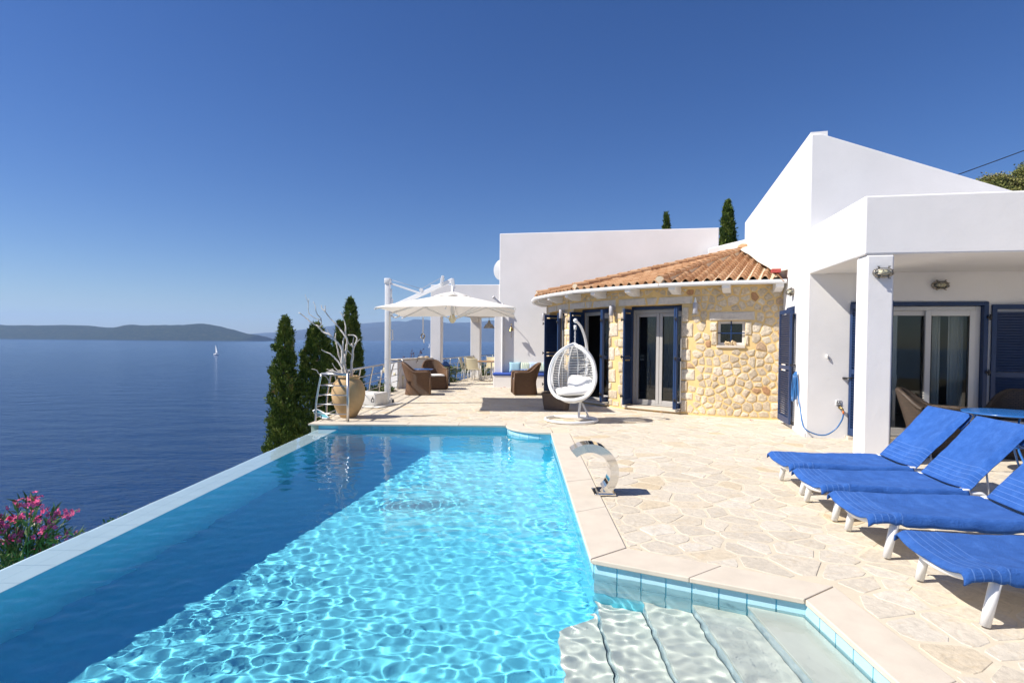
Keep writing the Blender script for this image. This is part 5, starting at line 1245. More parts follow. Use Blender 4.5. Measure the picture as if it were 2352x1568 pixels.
# ---------------------------------------------------------------- sun loungers with towels
LW = .61
def make_lounger():
    t = thing('sun_lounger', '', 'sun lounger', (0, 0, 0), 0, 'white sun loungers in a row by the pool')
    for y in (0, LW):
        b = MB(); b.tube(bez([(-.06, y, .275), (.30, y, .272), (.8, y, .274), (1.10, y, .282), (1.175, y, .280)], 4)+[Vector((1.23, y, .235)), Vector((1.27, y, .19))], .022, 10); b.build('side_rail', M['white'], t, world=False)
        b = MB(); b.tube([(.055, y, .275), (.0, y, .002)], [.026, .023], 14, flat=1.2, up=(1, 0, 0)); b.build('leg', M['white'], t, world=False)
        b = MB(); b.tube([(1.25, y, .21), (1.42, y, .002)], [.024, .022], 10); b.build('leg', M['white'], t, world=False)
        b = MB(); b.tube([(1.065, y*.93+.022, .295), (1.545, y*.93+.022, .822)], .014, 8); b.build('backrest_rail', M['white'], t, world=False)
        b = MB(); b.tube([(1.22, y*.94+.018, .50), (1.245, y, .235)], .009, 6); b.build('strut', M['alu'], t, world=False)
        b = MB(); b.rbox(1.015, 1.075, y-.03, y+.03, .285, .325, .008); b.build('hinge_cover', M['white'], t, world=False)
    b = MB(); b.tube(bez([(-.07, -.01, .270), (-.092, LW*.25, .238), (-.098, LW*.5, .226), (-.092, LW*.75, .238), (-.07, LW+.01, .270)], 5), .014, 8, flat=1.9, up=(0, 0, 1)); b.build('foot_bar', M['white'], t, world=False)
    b = MB(); b.tube([(.06, 0, .262), (.06, LW, .262)], .016, 8); b.tube([(1.26, 0, .20), (1.26, LW, .20)], .014, 8); b.build('cross_bar', M['white'], t, world=False)
    P_ = [[Vector((x, LW*v, .272-.045*math.sin(PI*v))) for v in np.linspace(0, 1, 8)] for x in np.linspace(-.04, 1.02, 10)]
    b = MB(); b.grid(P_); b.build('seat_sling', M['whitemat'], t, world=False)
    P_ = [[Vector((1.058+.47*u, LW*v*.94+.018, .30+.515*u))+Vector((.035, 0, -.035))*math.sin(PI*v) for v in np.linspace(0, 1, 8)] for u in np.linspace(0, 1, 8)]
    b = MB(); b.grid(P_); b.build('back_sling', M['whitemat'], t, world=False)
    return t
def wob(x, y, s=1): return .0025*math.sin(31*x+11*y)*math.sin(9*y-13*x)*s+.0045*math.sin(7*x+3*y)*s+.003*math.sin(17*y-5*x+1)*s
def towel_seat():
    nx, T_ = 66, []
    P_ = []
    for i in range(nx):
        u = i/(nx-1); x = -.135+1.185*u; row = []; tn = []
        hangn = .008+.026*sm((x-.02)/.12)+.010*math.sin(3*x)+.006*math.sin(9*x+1)
        droop = .014*math.exp(-((x+.115)/.055)**2)          # drooping front corner
        end = .030*math.exp(-((x+.135)/.022)**2)
        prof = [(-.028, -.016-hangn-droop), (-.033, -.010-hangn*.6-droop*.7), (-.032, -.008-hangn*.3-droop*.3), (-.025, .008), (-.010, .020)]
        for v in np.linspace(.02, .98, 20): prof.append((LW*v, .022-.034*math.sin(PI*v)**.8*(1+.35*math.exp(-((x+.10)/.15)**2))))
        prof += [(LW+.012, .020), (LW+.034, .006), (LW+.044, -.03), (LW+.044, -.012-hangn)]
        ruck = .012*math.exp(-((x-.085)/.02)**2)-.010*math.exp(-((x-.05)/.02)**2)
        for k, (yy, zz) in enumerate(prof):
            e = math.exp(-abs(yy)/.12)
            row.append(Vector((x+.010*math.sin(9*yy)*math.exp(-u*14), yy+(.004*math.sin(23*x) if k < 3 else 0), .292+zz+wob(x, yy)-end+ruck*e)))
        P_.append(row); T_ += [x+.135]*len(prof)
    b = MB(); b.grid(P_, tone=T_); o = b.build('towel', M['towel'], None); m_ = o.modifiers.new('solid', 'SOLIDIFY'); m_.thickness = .009; m_.offset = -1
    # rolled under flap at the foot
    return o
def towel_back():
    P_ = []; T_ = []; L = .73; d = Vector((.665, 0, .747)); n_ = Vector((-.747, 0, .665))
    S_ = list(np.linspace(0, L, 40))
    for s in S_+[L+.012, L+.016, L+.012, L-.03, L-.09, L-.15]:
        k = len(P_); row = []
        over = k-len(S_)
        for v in [-.038, -.036, -.030, -.014]+list(np.linspace(.02, .98, 18))+[1.014, 1.03, 1.036, 1.038]:
            if v < 0: yy = v; off = -.004-.022*min(1, -v/.05)**3+(.012 if v > -.03 else 0)
            elif v > 1: yy = LW+(v-1); off = -.004-.022*min(1, (v-1)/.05)**3+(.012 if v < 1.03 else 0)
            else: yy = LW*v; off = .030-.030*math.sin(PI*v)**.8
            side = -.012
            if over < 0: q = d*s+n_*(off+wob(s, yy, 1.0))
            else:
                t_ = (.010, -.004, -.022, -.034, -.038, -.040)[over]; q = d*s+n_*(t_+min(0, off)*.3)
            row.append(Vector((1.055, yy*.97+.008, .305))+q)
        P_.append(row); T_ += [s if over < 0 else L]*len(row)
    b = MB(); b.grid(P_, tone=T_); o = b.build('towel', M['towel'], None); m_ = o.modifiers.new('solid', 'SOLIDIFY'); m_.thickness = .009; m_.offset = -1
    return o
LP = [((2.993, 5.823), 'farthest of the four white sun loungers, nearest the porch pillar'), ((2.837, 4.953), 'second farthest white sun lounger, in front of the porch armchair'), ((2.733, 4.099), 'second nearest white sun lounger, its raised back cut by the picture edge'), ((2.623, 3.106), 'nearest white sun lounger, only its foot end in the picture')]
TL = [('blue towel on the seat of the farthest sun lounger', 'blue striped towel over the raised back of the farthest sun lounger'), ('blue towel on the seat of the second farthest sun lounger', 'blue striped towel over the raised back of the second farthest sun lounger'),
      ('blue towel on the seat of the second nearest sun lounger', 'blue striped towel on the raised back cut by the right picture edge'), ('blue towel on the seat of the nearest sun lounger', None)]
l0 = make_lounger(); ts = towel_seat(); tbk = towel_back()
for i, ((x, y), lb) in enumerate(LP):
    Mx = Matrix.Translation((x, y, 0)) @ Matrix.Rotation(-math.atan2(.12, .993)+(0, .006, -.004, .004)[i], 4, 'Z')
    o = l0 if i == 0 else copy_tree(l0); o.matrix_basis = Mx; o['label'] = lb
    a = ts if i == 0 else ts.copy(); 
    if i: COL.objects.link(a)
    a.matrix_basis = Mx @ Matrix.Translation(((0, .012, -.008, .004)[i], 0, 0)); tag(a, TL[i][0], 'towel', 'blue towels on the sun loungers')
    if TL[i][1]:
        a = tbk if i == 0 else tbk.copy()
        if i: COL.objects.link(a)
        a.matrix_basis = Mx @ Matrix.Translation((0, (0, .008, -.006)[i], 0)); tag(a, TL[i][1], 'towel', 'blue towels on the sun loungers')

# ---------------------------------------------------------------- bulkhead wall lamps
def bulkhead(label, Mx, w=.235, h=.125):
    t = thing('bulkhead_lamp', label, 'lamp', (0, 0, 0), 0, 'oval ship lamps on the villa walls'); t.matrix_basis = Mx
    def ov(k, y): return [(w/2*k*math.copysign(abs(math.cos(a))**.72, math.cos(a)), y, h/2*k*math.copysign(abs(math.sin(a))**.9, math.sin(a))) for a in np.linspace(0, 2*PI, 33)[:-1]]
    b = MB(); b.grid([ov(1, 0), ov(1, -.03), ov(.94, -.042), ov(.84, -.042)], closed_u=True); b.build('housing', M['nickel'], t, world=False)
    b = MB(); b.grid([ov(.86, -.03), ov(.82, -.07), ov(.68, -.10), ov(.40, -.115), ov(.05, -.118)], closed_u=True); b.build('glass_dome', M['glass'], t, world=False)
    b = MB(); b.ball((0, -.05, 0), .035, 12, 8, (2.0, .9, 1)); b.build('bulb', M['cream'], t, world=False)
    b = MB()
    for z in (-.022, .026): b.tube([(-w/2*.95, -.035, z*1.2), (-w*.36, -.105, z), (0, -.128, z), (w*.36, -.105, z), (w/2*.95, -.035, z*1.2)], .0045, 6)
    for x in (-.045, .045): b.tube([(x*1.15, -.035, h/2*.98), (x, -.10, h*.36), (x, -.128, 0), (x, -.10, -h*.36), (x*1.15, -.035, -h/2*.98)], .0045, 6)
    b.build('cage', M['nickel'], t, world=False)
    b = MB()
    for sx in (-1, 1):
        for sz in (-1, 1): b.tube([(sx*.058, -.03, sz*h*.46), (sx*.062, -.045, sz*h*.60)], .007, 6); b.box(sx*.062-.016, sx*.062+.016, -.05, -.044, sz*h*.60-.006, sz*h*.60+.006)
    b.build('wing_nuts', M['nickel'], t, world=False); return t
bulkhead('oval caged ship lamp on the front of the porch pillar', frame(4.712, 7.275, rad(AF), 2.455))
bulkhead('oval caged ship lamp on the shaded porch wall above the glass door', frame(6.79, 9.07, rad(AF), 2.488), .245, .13)
bulkhead('small caged ship lamp on the sunlit side wall beside the pavilion gutter', Ms @ Matrix.Translation((1.18, .005, 2.50)) @ Matrix.Rotation(PI, 4, 'Z'), .20, .13)

# ---------------------------------------------------------------- tap, hose, number plate, gecko
tap = thing('garden_tap', 'brass garden tap with an orange hose connector below the 6A plate', 'tap', Mf @ Vector((.525, 0, .50)), -rad(AF))
b = MB(); b.tube(bez([(-.02, 0, .0), (-.02, -.06, .0), (0, -.085, -.01), (.01, -.09, -.045)], 5), .016, 8); b.tube([(-.02, -.05, .0), (-.02, -.05, .03)], .009, 6); b.ball((-.02, -.035, 0), .024, 10, 6); b.build('tap_body', M['brass'], tap, world=False)
b = MB(); b.box(-.065, .025, -.058, -.044, .03, .037); b.build('handle', M['black'], tap, world=False)
b = MB(); b.tube([(.012, -.09, -.045), (.018, -.092, -.095)], [.016, .014], 8); b.build('connector', M['orange'], tap, world=False)
pl_ = thing('number_plate', 'small white enamel wall plate reading 6A above the tap', 'sign', Mf @ Vector((.497, -.004, .578)), -rad(AF))
b = MB(); b.rbox(-.042, .042, -.006, .004, -.042, .042, .002); b.build('plate', M['white'], pl_, world=False)
b = MB()
for z in (-.036, .036): b.box(-.036, .036, -.0078, -.0055, z-.004, z+.004)
b.build('border', M['black'], pl_, world=False)
fc = bpy.data.curves.new('lettering', 'FONT'); fc.body = '6A'; fc.size = .062; fc.align_x = 'CENTER'; fc.align_y = 'CENTER'; fc.extrude = .0006; fc.offset = .0012; ft = bpy.data.objects.new('lettering', fc); COL.objects.link(ft)
dg = bpy.context.evaluated_depsgraph_get(); tm = bpy.data.meshes.new_from_object(ft.evaluated_get(dg)); bpy.data.objects.remove(ft); tm.materials.clear(); tm.materials.append(M['black'])
lo = bpy.data.objects.new('lettering', tm); COL.objects.link(lo); lo.parent = pl_; lo.matrix_basis = Matrix.Translation((0, -.0068, 0)) @ Matrix.Rotation(PI/2, 4, 'X')
def hz_(x, y, z): return Ms @ Vector((x, y, z))
b = MB(); rg2 = random.Random(3)
coil = []
for k in range(5):
    w_ = .085+.02*rg2.random(); tl = rg2.uniform(-.12, .12)
    for a in np.linspace(PI/2, PI/2+2*PI, 25)[:-1]:
        z = .235*math.sin(a)+rg2.uniform(-.003, .003); x = w_*math.cos(a)*(1+.3*math.sin(a)*(k % 2*2-1))+tl*.25*math.sin(a); coil.append(hz_(.60+x, .035+.012*k+.005*rg2.random(), .81+z-.012*k))
tail = bez([coil[-1], hz_(.52, .04, .95), hz_(.42, .03, .60), hz_(.28, .025, .42), hz_(.12, .03, .24), Mf @ Vector((-.02, -.05, .135)), Mf @ Vector((.14, -.07, .055)), Mf @ Vector((.30, -.075, .055)), Mf @ Vector((.44, -.08, .16)), Mf @ Vector((.52, -.088, .30)), Mf @ Vector((.543, -.092, .405))], 8)
b.tube(coil+tail[1:], .011, 8); tag(b.build('garden_hose', M['hosemat']), 'blue garden hose coiled on the villa corner and running to the tap', 'hose')
gk = MB(); c0 = Mf @ Vector((.30, -.02, 1.335)); gk.tube([c0+Vector((0, 0, .035)), c0, c0+Vector((.01, -.004, -.03)), c0+Vector((.03, 0, -.05)), c0+Vector((.055, 0, -.055))], [.012, .02, .014, .008, .003], 8); tag(gk.build('wall_ornament', M['whitemat']), 'tiny white gecko ornament on the plain villa front wall', 'ornament')

# ---------------------------------------------------------------- boats
def boat(label, D, x, L, H, hd):
    drop = 0; X = (x-1176)/1307*D; t = thing('sailboat', label, 'sailboat', (X, D, SEA), hd, 'sailing boats out on the sea'); b = MB(); R_ = []
    for i in range(13):
        u = i/12; xx = (u-.5)*L; w = .16*L*math.sin(PI*min(1, .12+u*.88))**.7*(1-u**5); dk = 1.1+.35*u
        R_.append([Vector((xx, -w, dk)), Vector((xx, -w*.85, .3)), Vector((xx, 0, -.4)), Vector((xx, w*.85, .3)), Vector((xx, w, dk))])
    b.grid(R_); b.add([r[0] for r in R_]+[r[4] for r in R_][::-1], [tuple(range(26))]); b.add(R_[0], [(0, 1, 2, 3, 4)]); b.build('hull', M['white'], t, world=False)
    b = MB(); b.rbox(-.18*L, .12*L, -.09*L, .09*L, 1.1, 1.9, .15); b.build('cabin', M['whitemat'], t, world=False)
    b = MB(); b.tube([(.05*L, 0, 1.2), (.05*L, 0, H)], .09, 6); b.tube([(.05*L, 0, 2.6), (-.36*L, 0, 2.7)], .08, 6); b.tube([(.5*L, 0, 1.5), (.05*L, 0, H)], .03, 4); b.build('mast', M['alu'], t, world=False)
    b = MB(); P_ = []
    for i in range(9):
        v = i/8; z = 2.9+(H-3.2)*v; P_.append([Vector((.04*L-.38*L*(1-v)**.9*u, .35*math.sin(PI*u)*(1-v), z)) for u in np.linspace(0, 1, 6)])
    b.grid(P_); b.build('main_sail', M['white'], t, world=False)
    return t
boat('white sailing yacht under main sail on the open sea left of the cypresses', 722, 495.5, 9.5, 12.4, rad(150))
boat('tiny distant sailing yacht seen beside the left loggia pillar', 1640, 985.5, 8, 13, rad(140))

# ---------------------------------------------------------------- plants
def leafmesh(name, mat, parent, C, D, ln, wd, tn, bend=.15, world=True, rs=1):
    """many pointed leaves: centres C, directions D (unit), lengths, widths, tone per leaf"""
    C = np.asarray(C, float); D = np.asarray(D, float); n = len(C); r = np.random.default_rng(rs); D /= np.linalg.norm(D, axis=1, keepdims=True)
    A = np.cross(D, r.normal(size=(n, 3))); A /= np.linalg.norm(A, axis=1, keepdims=True)+1e-9; Nn = np.cross(D, A); ln = np.asarray(ln).reshape(-1, 1)*np.ones((n, 1)); wd = np.asarray(wd).reshape(-1, 1)*np.ones((n, 1))
    p0 = C; p1 = C+D*ln*.45+A*wd*.5+Nn*ln*bend*.3; p2 = C+D*ln+Nn*ln*bend*-.4; p3 = C+D*ln*.45-A*wd*.5+Nn*ln*bend*.3
    V = np.stack([p0, p1, p2, p3], 1).reshape(-1, 3)
    if parent is not None and world: V = V-np.array(parent.location)
    me = bpy.data.meshes.new(name); me.vertices.add(4*n); me.vertices.foreach_set('co', V.ravel()); me.loops.add(4*n); me.loops.foreach_set('vertex_index', np.arange(4*n, dtype=np.int32)); me.polygons.add(n); me.polygons.foreach_set('loop_start', np.arange(0, 4*n, 4, dtype=np.int32)); me.polygons.foreach_set('loop_total', np.full(n, 4, dtype=np.int32)); me.update(calc_edges=True)
    at = me.attributes.new('tone', 'FLOAT', 'POINT'); at.data.foreach_set('value', np.repeat(np.clip(tn, 0, 1), 4).astype(np.float32)); me.materials.append(mat); o = bpy.data.objects.new(name, me); COL.objects.link(o); o.parent = parent; return o
def cypress(label, x, y, z0, z1, prof, dens, seed, lean=(0, 0), forks=(), group='dark cypress trees', ll=.085, lump=.22):
    """prof: list of (height fraction, radius)"""
    r = np.random.default_rng(seed); t = thing('cypress_tree', label, 'tree', (x, y, z0), 0, group); H = z1-z0
    b = MB(); b.tube([(x, y, z0-.6), (x+lean[0]*.3, y, z0+H*.4), (x+lean[0]*.8, y+lean[1]*.8, z0+H*.9)], [.13, .09, .02], 8); b.build('trunk', M['bark'], t)
    fs = [p[0] for p in prof]; rs = [p[1] for p in prof]; area = sum(2*PI*(rs[i]+rs[i+1])/2*(fs[i+1]-fs[i])*H for i in range(len(prof)-1)); n = int(area*dens)
    C = []; Dr = []; T_ = []; axes = [(0, 0, 0, 1.0, 1.0)]+list(forks)
    ph = r.uniform(0, 6.28, 8)
    for ax in axes:
        m = int(n*ax[4])
        f = r.random(m*2)**.85; rad_ = np.interp(f, fs, rs); keep = r.random(m*2) < rad_/max(rs)+.12; f = f[keep][:m]; rad_ = np.interp(f, fs, rs)*(1 if ax[3] == 1 else .55); a = r.uniform(0, 2*PI, len(f))
        lumpy = 1+lump*(np.sin(3*a+9*f*H/2+ph[0])*np.sin(2*a-5*f*H+ph[1])+.7*np.sin(5*a+11*f*H+ph[2])*np.sin(f*H*7+ph[3])+.35*np.sin(f*H*3.1+2*a+ph[4]))/1.7
        k = np.where(r.random(len(f)) < .82, r.uniform(.80, 1.04, len(f)), r.uniform(.35, .8, len(f)))
        rr2 = rad_*lumpy*k; z = z0+f*H*ax[3]; cx = x+ax[0]*np.minimum(1, f*1.4)+lean[0]*f**2+np.cos(a)*rr2; cyy = y+ax[1]*np.minimum(1, f*1.4)+lean[1]*f**2+np.sin(a)*rr2
        tt = .45+.20*np.sin(4*a+7*f*H+ph[5])+.22*np.sin(f*H*4.3+3*a+ph[6])*np.sin(2*a+ph[7])+r.normal(0, .12, len(f))
        m2 = len(f); Q = 14
        out = np.stack([np.cos(a), np.sin(a), np.zeros(m2)], -1); c0 = np.stack([cx, cyy, z], -1)
        d = out[:, None]*r.uniform(.1, .9, (m2, Q, 1))+np.concatenate([np.zeros((m2, Q, 2)), r.uniform(.55, 1.3, (m2, Q, 1))], -1)+r.normal(0, .34, (m2, Q, 3))
        C.append((c0[:, None]+r.normal(0, .034*ll/.13+.008, (m2, Q, 3))).reshape(-1, 3)); Dr.append(d.reshape(-1, 3)); T_.append((tt[:, None]+r.normal(0, .09, (m2, Q))).ravel())
    C = np.concatenate(C); Dr = np.concatenate(Dr); T_ = np.concatenate(T_)
    nL = len(C); leafmesh('crown', M['cypress'], t, C, Dr, r.uniform(.6, 1.3, nL)*ll, r.uniform(.03, .055, nL)*ll/.13, np.array(T_), rs=seed); return t
cypress('leftmost dark cypress with a forked top, rising from below the pool edge', -6.10, 15.0, -5.2, 2.10, [(0, .42), (.3, .40), (.575, .33), (.685, .30), (.78, .26), (.84, .22), (.936, .15), (1, .04)], 250, 1, lean=(.13, 0), forks=((-.24, .05, .90, .5, .30), (.12, 0, 1.05, .5, .15)), group='cypresses below the terrace', lump=.62)
cypress('broad conical cypress right of the leftmost one, behind the driftwood tips', -5.24, 15.6, -5.2, 1.93, [(0, 1.12), (.3, 1.0), (.51, .84), (.66, .70), (.79, .53), (.905, .33), (.97, .16), (1, .05)], 210, 2, lean=(-.12, 0), group='cypresses below the terrace', lump=.42)
cypress('tall slim cypress with a crooked tip, rightmost of the terrace cypresses', -5.62, 20.0, -5.0, 2.95, [(0, .6), (.3, .55), (.55, .47), (.75, .36), (.88, .25), (.96, .14), (1, .04)], 220, 3, lean=(-.06, 0), forks=((.20, 0, .965, .5, .06),), group='cypresses below the terrace')
cypress('short slim cypress behind the driftwood between the two taller ones', -5.62, 18.6, -5.0, 2.10, [(0, .55), (.4, .46), (.7, .32), (.9, .18), (1, .04)], 200, 4, group='cypresses below the terrace')
cypress('tall cypress spire rising behind the house in the roof gap', 12.0, 32.0, -.5, 9.42, [(0, .7), (.6, .58), (.75, .41), (.86, .27), (.95, .17), (1, .04)], 130, 5, group='cypresses behind the house', ll=.15)
cypress('small cypress tip showing above the flat rear wing', 9.78, 36.0, -.5, 9.62, [(0, .4), (.7, .22), (.9, .15), (1, .05)], 130, 6, lean=(-.15, 0), group='cypresses behind the house', ll=.15)

def crown(name, parent, lobes, n, ll, mat, seed, up=.3):
    r = np.random.default_rng(seed); C = []; Dr = []; T_ = []; w = np.array([l[3]**2 for l in lobes]); w = w/w.sum()
    for (cx, cy_, cz, R), ww in zip(lobes, w):
        m = int(n*ww/6); tl = r.uniform(.30, .72)
        for i in range(m):
            d = r.normal(size=3); d /= np.linalg.norm(d)
            if d[2] < -.5: d[2] *= -1
            k = R*(1+.16*math.sin(7*d[0]+5*d[2])+.12*math.sin(11*d[1]+3))*(r.uniform(.85, 1.05) if r.random() < .8 else r.uniform(.4, .9)); c = np.array([cx, cy_, cz])+d*k*np.array([1, 1, .85]); tt = tl+r.normal(0, .16)
            for q in range(6): C.append(c+r.normal(0, ll*.5, 3)); Dr.append(d*.7+r.normal(0, .7, 3)+np.array([0, 0, up])); T_.append(tt+r.normal(0, .10))
    nL = len(C); return leafmesh(name, mat, parent, C, Dr, r.uniform(.6, 1.3, nL)*ll, r.uniform(.35, .6, nL)*ll, np.array(T_), rs=seed)
def bushtree(label, x, y, z0, lobes, n, ll, seed, group):
    t = thing('evergreen_tree', label, 'tree', (x, y, z0), 0, group); b = MB(); zc = min(l[2] for l in lobes)
    b.tube([(x, y, z0-1), (x+.2, y, (z0+zc)/2), (x, y, zc)], [.35, .28, .2], 8)
    for l in lobes: b.tube([(x, y, zc-1), ((x+l[0])/2, (y+l[1])/2, (zc+l[2])/2), (l[0], l[1], l[2])], [.18, .12, .05], 6)
    b.build('trunk', M['bark'], t); crown('crown', t, lobes, n, ll, M['olive'], seed); return t
bushtree('grey green evergreen tree on the hill behind the gable, left of the two', 38.0, 46, 7.2, [(36.4, 46, 11.9, 1.2), (37.6, 45.5, 12.9, 1.5), (38.9, 46.5, 13.9, 1.4), (39.6, 46, 12.4, 1.7), (37.8, 46.5, 11.3, 1.8), (37, 46, 9.6, 2.0), (39.3, 46, 9.8, 2.1)], 75000, .17, 3, 'trees on the hill behind the villa')
bushtree('dark evergreen tree at the right picture edge on the hill behind the gable', 42.0, 47, 7.2, [(41.0, 47, 13.9, 1.4), (42.5, 46.5, 15.0, 1.6), (43.6, 47, 14.2, 2.2), (41.0, 46.6, 13.2, 1.9), (42.8, 47, 12.6, 2.4), (41.5, 47, 10.4, 2.3), (44, 47, 10.4, 2.4)], 85000, .17, 4, 'trees on the hill behind the villa')
bushtree('low scrubby tree under the overhead cable behind the gable', 35.2, 44, 6.8, [(34.6, 44, 10.6, 1.4), (36.3, 44, 10.4, 1.7), (35, 44, 8.8, 1.8), (36.8, 44, 8.8, 1.8)], 42000, .16, 5, 'trees on the hill behind the villa')
cb = MB(); cb.tube([(23.3+3.7*k, 30, 10.45+1.36*k+.03*k*k) for k in np.linspace(-1.6, 4, 20)], .022, 6); tag(cb.build('power_cable', M['cable']), 'black overhead cable slanting up behind the gable roof', 'cable')

# oleander
ol = thing('oleander_bush', 'oleander bush with pink blossom clusters beyond the overflow edge at the lower left', 'bush', (-4.75, 5.4, -1.6))
r = np.random.default_rng(8); OY = 5.4; random.seed(8)
def zK(x, y): return (0+.22956*x)*.57422, (1930+.22956*y)*.57422
tips = [(460, 330, 1, 0), (930, 520, 1, 1), (1190, 560, 0, 1), (640, 640, 0, 1), (60, 640, 0, 1), (240, 620, 0, 1), (1150, 900, 1, 1), (330, 350, 0, 1), (640, 370, 0, 1), (560, 310, 0, 1), (520, 510, 0, 1), (60, 770, 0, 1), (300, 890, 0, 1), (60, 1000, 0, 1), (780, 860, 1, 1), (850, 740, 0, 1), (1300, 930, 1, 0), (180, 980, 1, 1), (480, 950, 1, 0), (700, 960, 1, 0), (900, 900, 1, 0), (330, 700, 1, 0), (950, 680, 1, 0), (620, 800, 1, 0), (120, 860, 1, 0), (700, 1150, 1, 1), (480, 1200, 1, 1), (330, 1330, 1, 1), (100, 1420, 1, 1), (-60, 700, 1, 1), (-120, 1000, 1, 1), (-200, 800, 1, 1), (250, 1150, 1, 0), (560, 1080, 1, 0), (50, 1200, 1, 0), (840, 1030, 1, 0), (1020, 1000, 1, 0)]
sm_ = MB(); LC = []; LD = []; LT = []; LL = []; pm = MB(); pw_ = MB()
for i, (x, y, leafy, flo) in enumerate(tips):
    T0 = bp_(*zK(x, y), OY+random.uniform(-.35, .35)); B0 = Vector((-4.78+random.uniform(-.2, .2), OY+random.uniform(-.15, .15), -1.6)); mid = T0.lerp(B0, .45)+Vector((random.uniform(-.08, .08), 0, .12)); P = bez([B0, mid, T0], 8); sm_.tube(P, [.010*(1-k/len(P)*.7) for k in range(len(P))], 5, tone=.6)
    for k in range(34 if leafy else 14):
        s = len(P)-1-int(random.random()**1.3*len(P)*.62); p = P[max(1, s)]; d = (P[max(1, s)]-P[max(0, s-1)]).normalized(); rd = Vector((random.gauss(0, 1), random.gauss(0, 1), random.gauss(0, .6)))
        LC.append(p); LD.append(d*random.uniform(.4, 1.2)+rd*.55); LT.append(random.gauss(.5, .22)); LL.append(random.uniform(.08, .15))
    if flo and (y < 800 or random.random() < .45):
        for k in range(13):
            c = T0+Vector((random.gauss(0, .036), random.gauss(0, .04), random.gauss(0, .026))); nrm = Vector((random.gauss(0, .7), -.5+random.gauss(0, .5), .6+random.gauss(0, .4))).normalized(); u = nrm.orthogonal().normalized(); v = nrm.cross(u); rr3 = random.uniform(.015, .024)
            q = pw_ if False else pm; ctr = c-nrm*.004; vs_ = [ctr]; fs = []
            for e in range(5):
                a = 2*PI*e/5+random.random()*.3; vs_ += [c+(u*math.cos(a-.5)+v*math.sin(a-.5))*rr3*.8+nrm*.003, c+(u*math.cos(a)+v*math.sin(a))*rr3*1.25, c+(u*math.cos(a+.5)+v*math.sin(a+.5))*rr3*.8+nrm*.003]; fs.append((0, 3*e+1, 3*e+2, 3*e+3))
            q.add(vs_, fs, tone=random.random())
sm_.build('stems', M['oleaf'], ol); leafmesh('leaves', M['oleaf'], ol, [tuple(p) for p in LC], [tuple(d) for d in LD], LL, .021, np.array(LT), .2, rs=2); pm.build('blossoms', M['petal'], ol)
def bush(label, x, y, z, w, d, h, n, seed, flowers=0, ll=.07, nm='flowering_bush', cat='bush', group=None, mat='oleaf'):
    t = thing(nm, label, cat, (x, y, z), 0, group); r = np.random.default_rng(seed); C = []; D_ = []
    lob = [(x+r.uniform(-.6, .6)*w, y+r.uniform(-.6, .6)*d, z+h*r.uniform(.3, .75), r.uniform(.35, .6)*min(w, h)) for _ in range(9)]; crown('foliage', t, lob, n, ll, M[mat], seed, .5)
    b = MB(); [b.tube([(x, y, z-.3), (l[0], l[1], l[2])], .008, 5) for l in lob]; b.build('stems', M['bark'], t)
    if flowers:
        fm = MB(); rr_ = random.Random(seed)
        for k in range(flowers):
            l = lob[rr_.randrange(len(lob))]; dv = Vector((rr_.gauss(0, 1), rr_.gauss(0, 1)-.6, rr_.gauss(0, 1)+.3)).normalized(); c = Vector(l[:3])+dv*l[3]*1.03
            for e in range(5): fm.ball(c+Vector((rr_.gauss(0, .014), rr_.gauss(0, .014), rr_.gauss(0, .012))), rr_.uniform(.009, .016), 5, 3)
        fm.build('blossoms', M['whitepetal'], t)
    return t
bush('white flowering bush outside the railing left of the low wall', -3.98, 17.2, -.55, .42, .7, .85, 5200, 11, 60, group='white flowering bushes outside the railings')
bush('white flowering bush outside the railing right of the blue lantern', -2.55, 21.4, -.50, .55, .8, 1.05, 6500, 12, 120, group='white flowering bushes outside the railings')
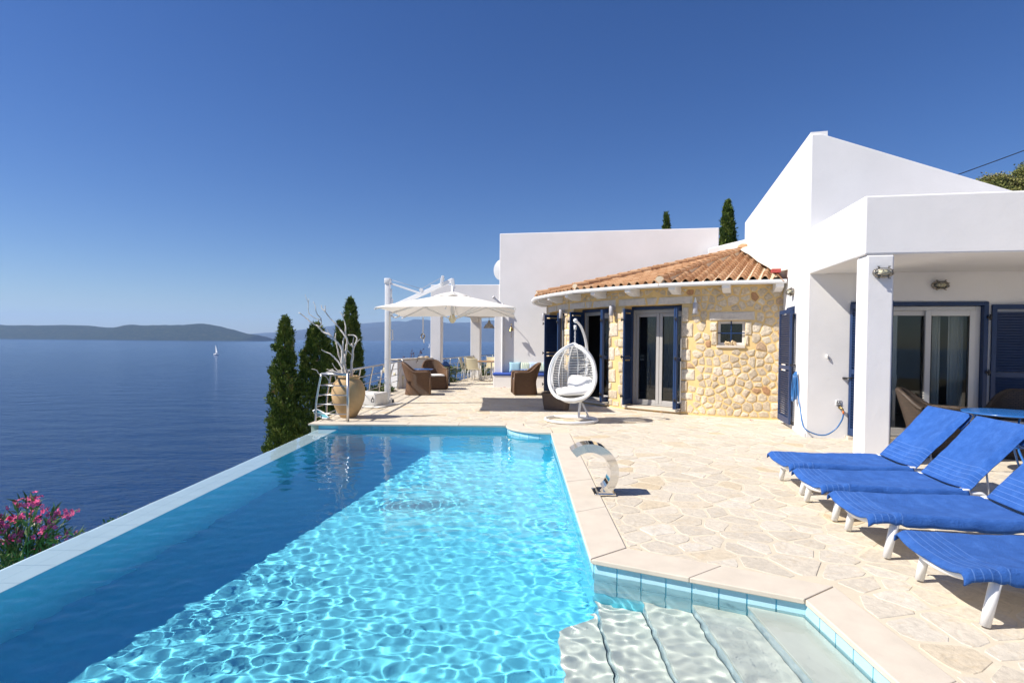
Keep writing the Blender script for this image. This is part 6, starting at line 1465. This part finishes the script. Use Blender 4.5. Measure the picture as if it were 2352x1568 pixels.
bush('green bush outside the railing behind the dining chairs', -1.75, 25.6, -.6, .7, .8, 1.25, 5500, 13, 20, group='white flowering bushes outside the railings')
bush('small leafy bush outside the railing behind the clay jar', -3.95, 13.2, -.85, .25, .5, .6, 2500, 14, 0, group='white flowering bushes outside the railings')
bush('small yellow green shrub tip peeking over the overflow edge', -4.42, 6.15, -1.02, .20, .42, .62, 2400, 15, 0, .05, 'shrub', 'shrub')
tw = thing('red_leaf_plant', 'dark red leaved twigs growing behind the low white wall', 'plant', (-3.35, 18.7, .2)); b = MB(); LC = []; LD = []
for (x, z) in ((-3.62, 1.0), (-3.33, 1.20), (-3.26, 1.12), (-3.05, 1.17), (-2.98, 1.22), (-3.62, .75), (-3.5, .9)):
    P = bez([(-3.4, 18.75, .1), ((x-3.4)/2, 18.85, z*.6), (x, 18.95, z)], 6); b.tube(P, .006, 5)
    for k in range(16): p = P[random.randrange(len(P)//2, len(P))]; LC.append(tuple(p)); LD.append((random.gauss(0, 1), random.gauss(0, 1), random.gauss(.3, .6)))
b.build('stems', M['bark'], tw); leafmesh('leaves', M['redleaf'], tw, LC, LD, .065, .035, np.zeros(len(LC))+.5, rs=4)
# fallen petals and leaves on the terrace
for k, (x, y, lb) in enumerate(((4.73, 11.2, 'dry red bougainvillea leaf lying alone near the side door'), (3.25, 12.38, 'dry brown leaf on the threshold of the right pavilion door'), (-.38, 18.3, 'left of two dry red leaves in front of the bench'), (-.22, 18.6, 'right of two dry red leaves in front of the bench'))):
    b = MB(); rr_ = random.Random(k)
    for q in range(4): a = rr_.random()*6; c = Vector((x+.02*math.cos(a), y+.02*math.sin(a), .012)); b.add([c, c+Vector((.03*math.cos(a-.5), .03*math.sin(a-.5), .018)), c+Vector((.055*math.cos(a), .055*math.sin(a), .008)), c+Vector((.03*math.cos(a+.5), .03*math.sin(a+.5), .02))], [(0, 1, 2, 3)])
    tag(b.build('dry_leaf', M['redtape'] if k != 1 else M['wood']), lb, 'leaf', 'dry leaves on the terrace')
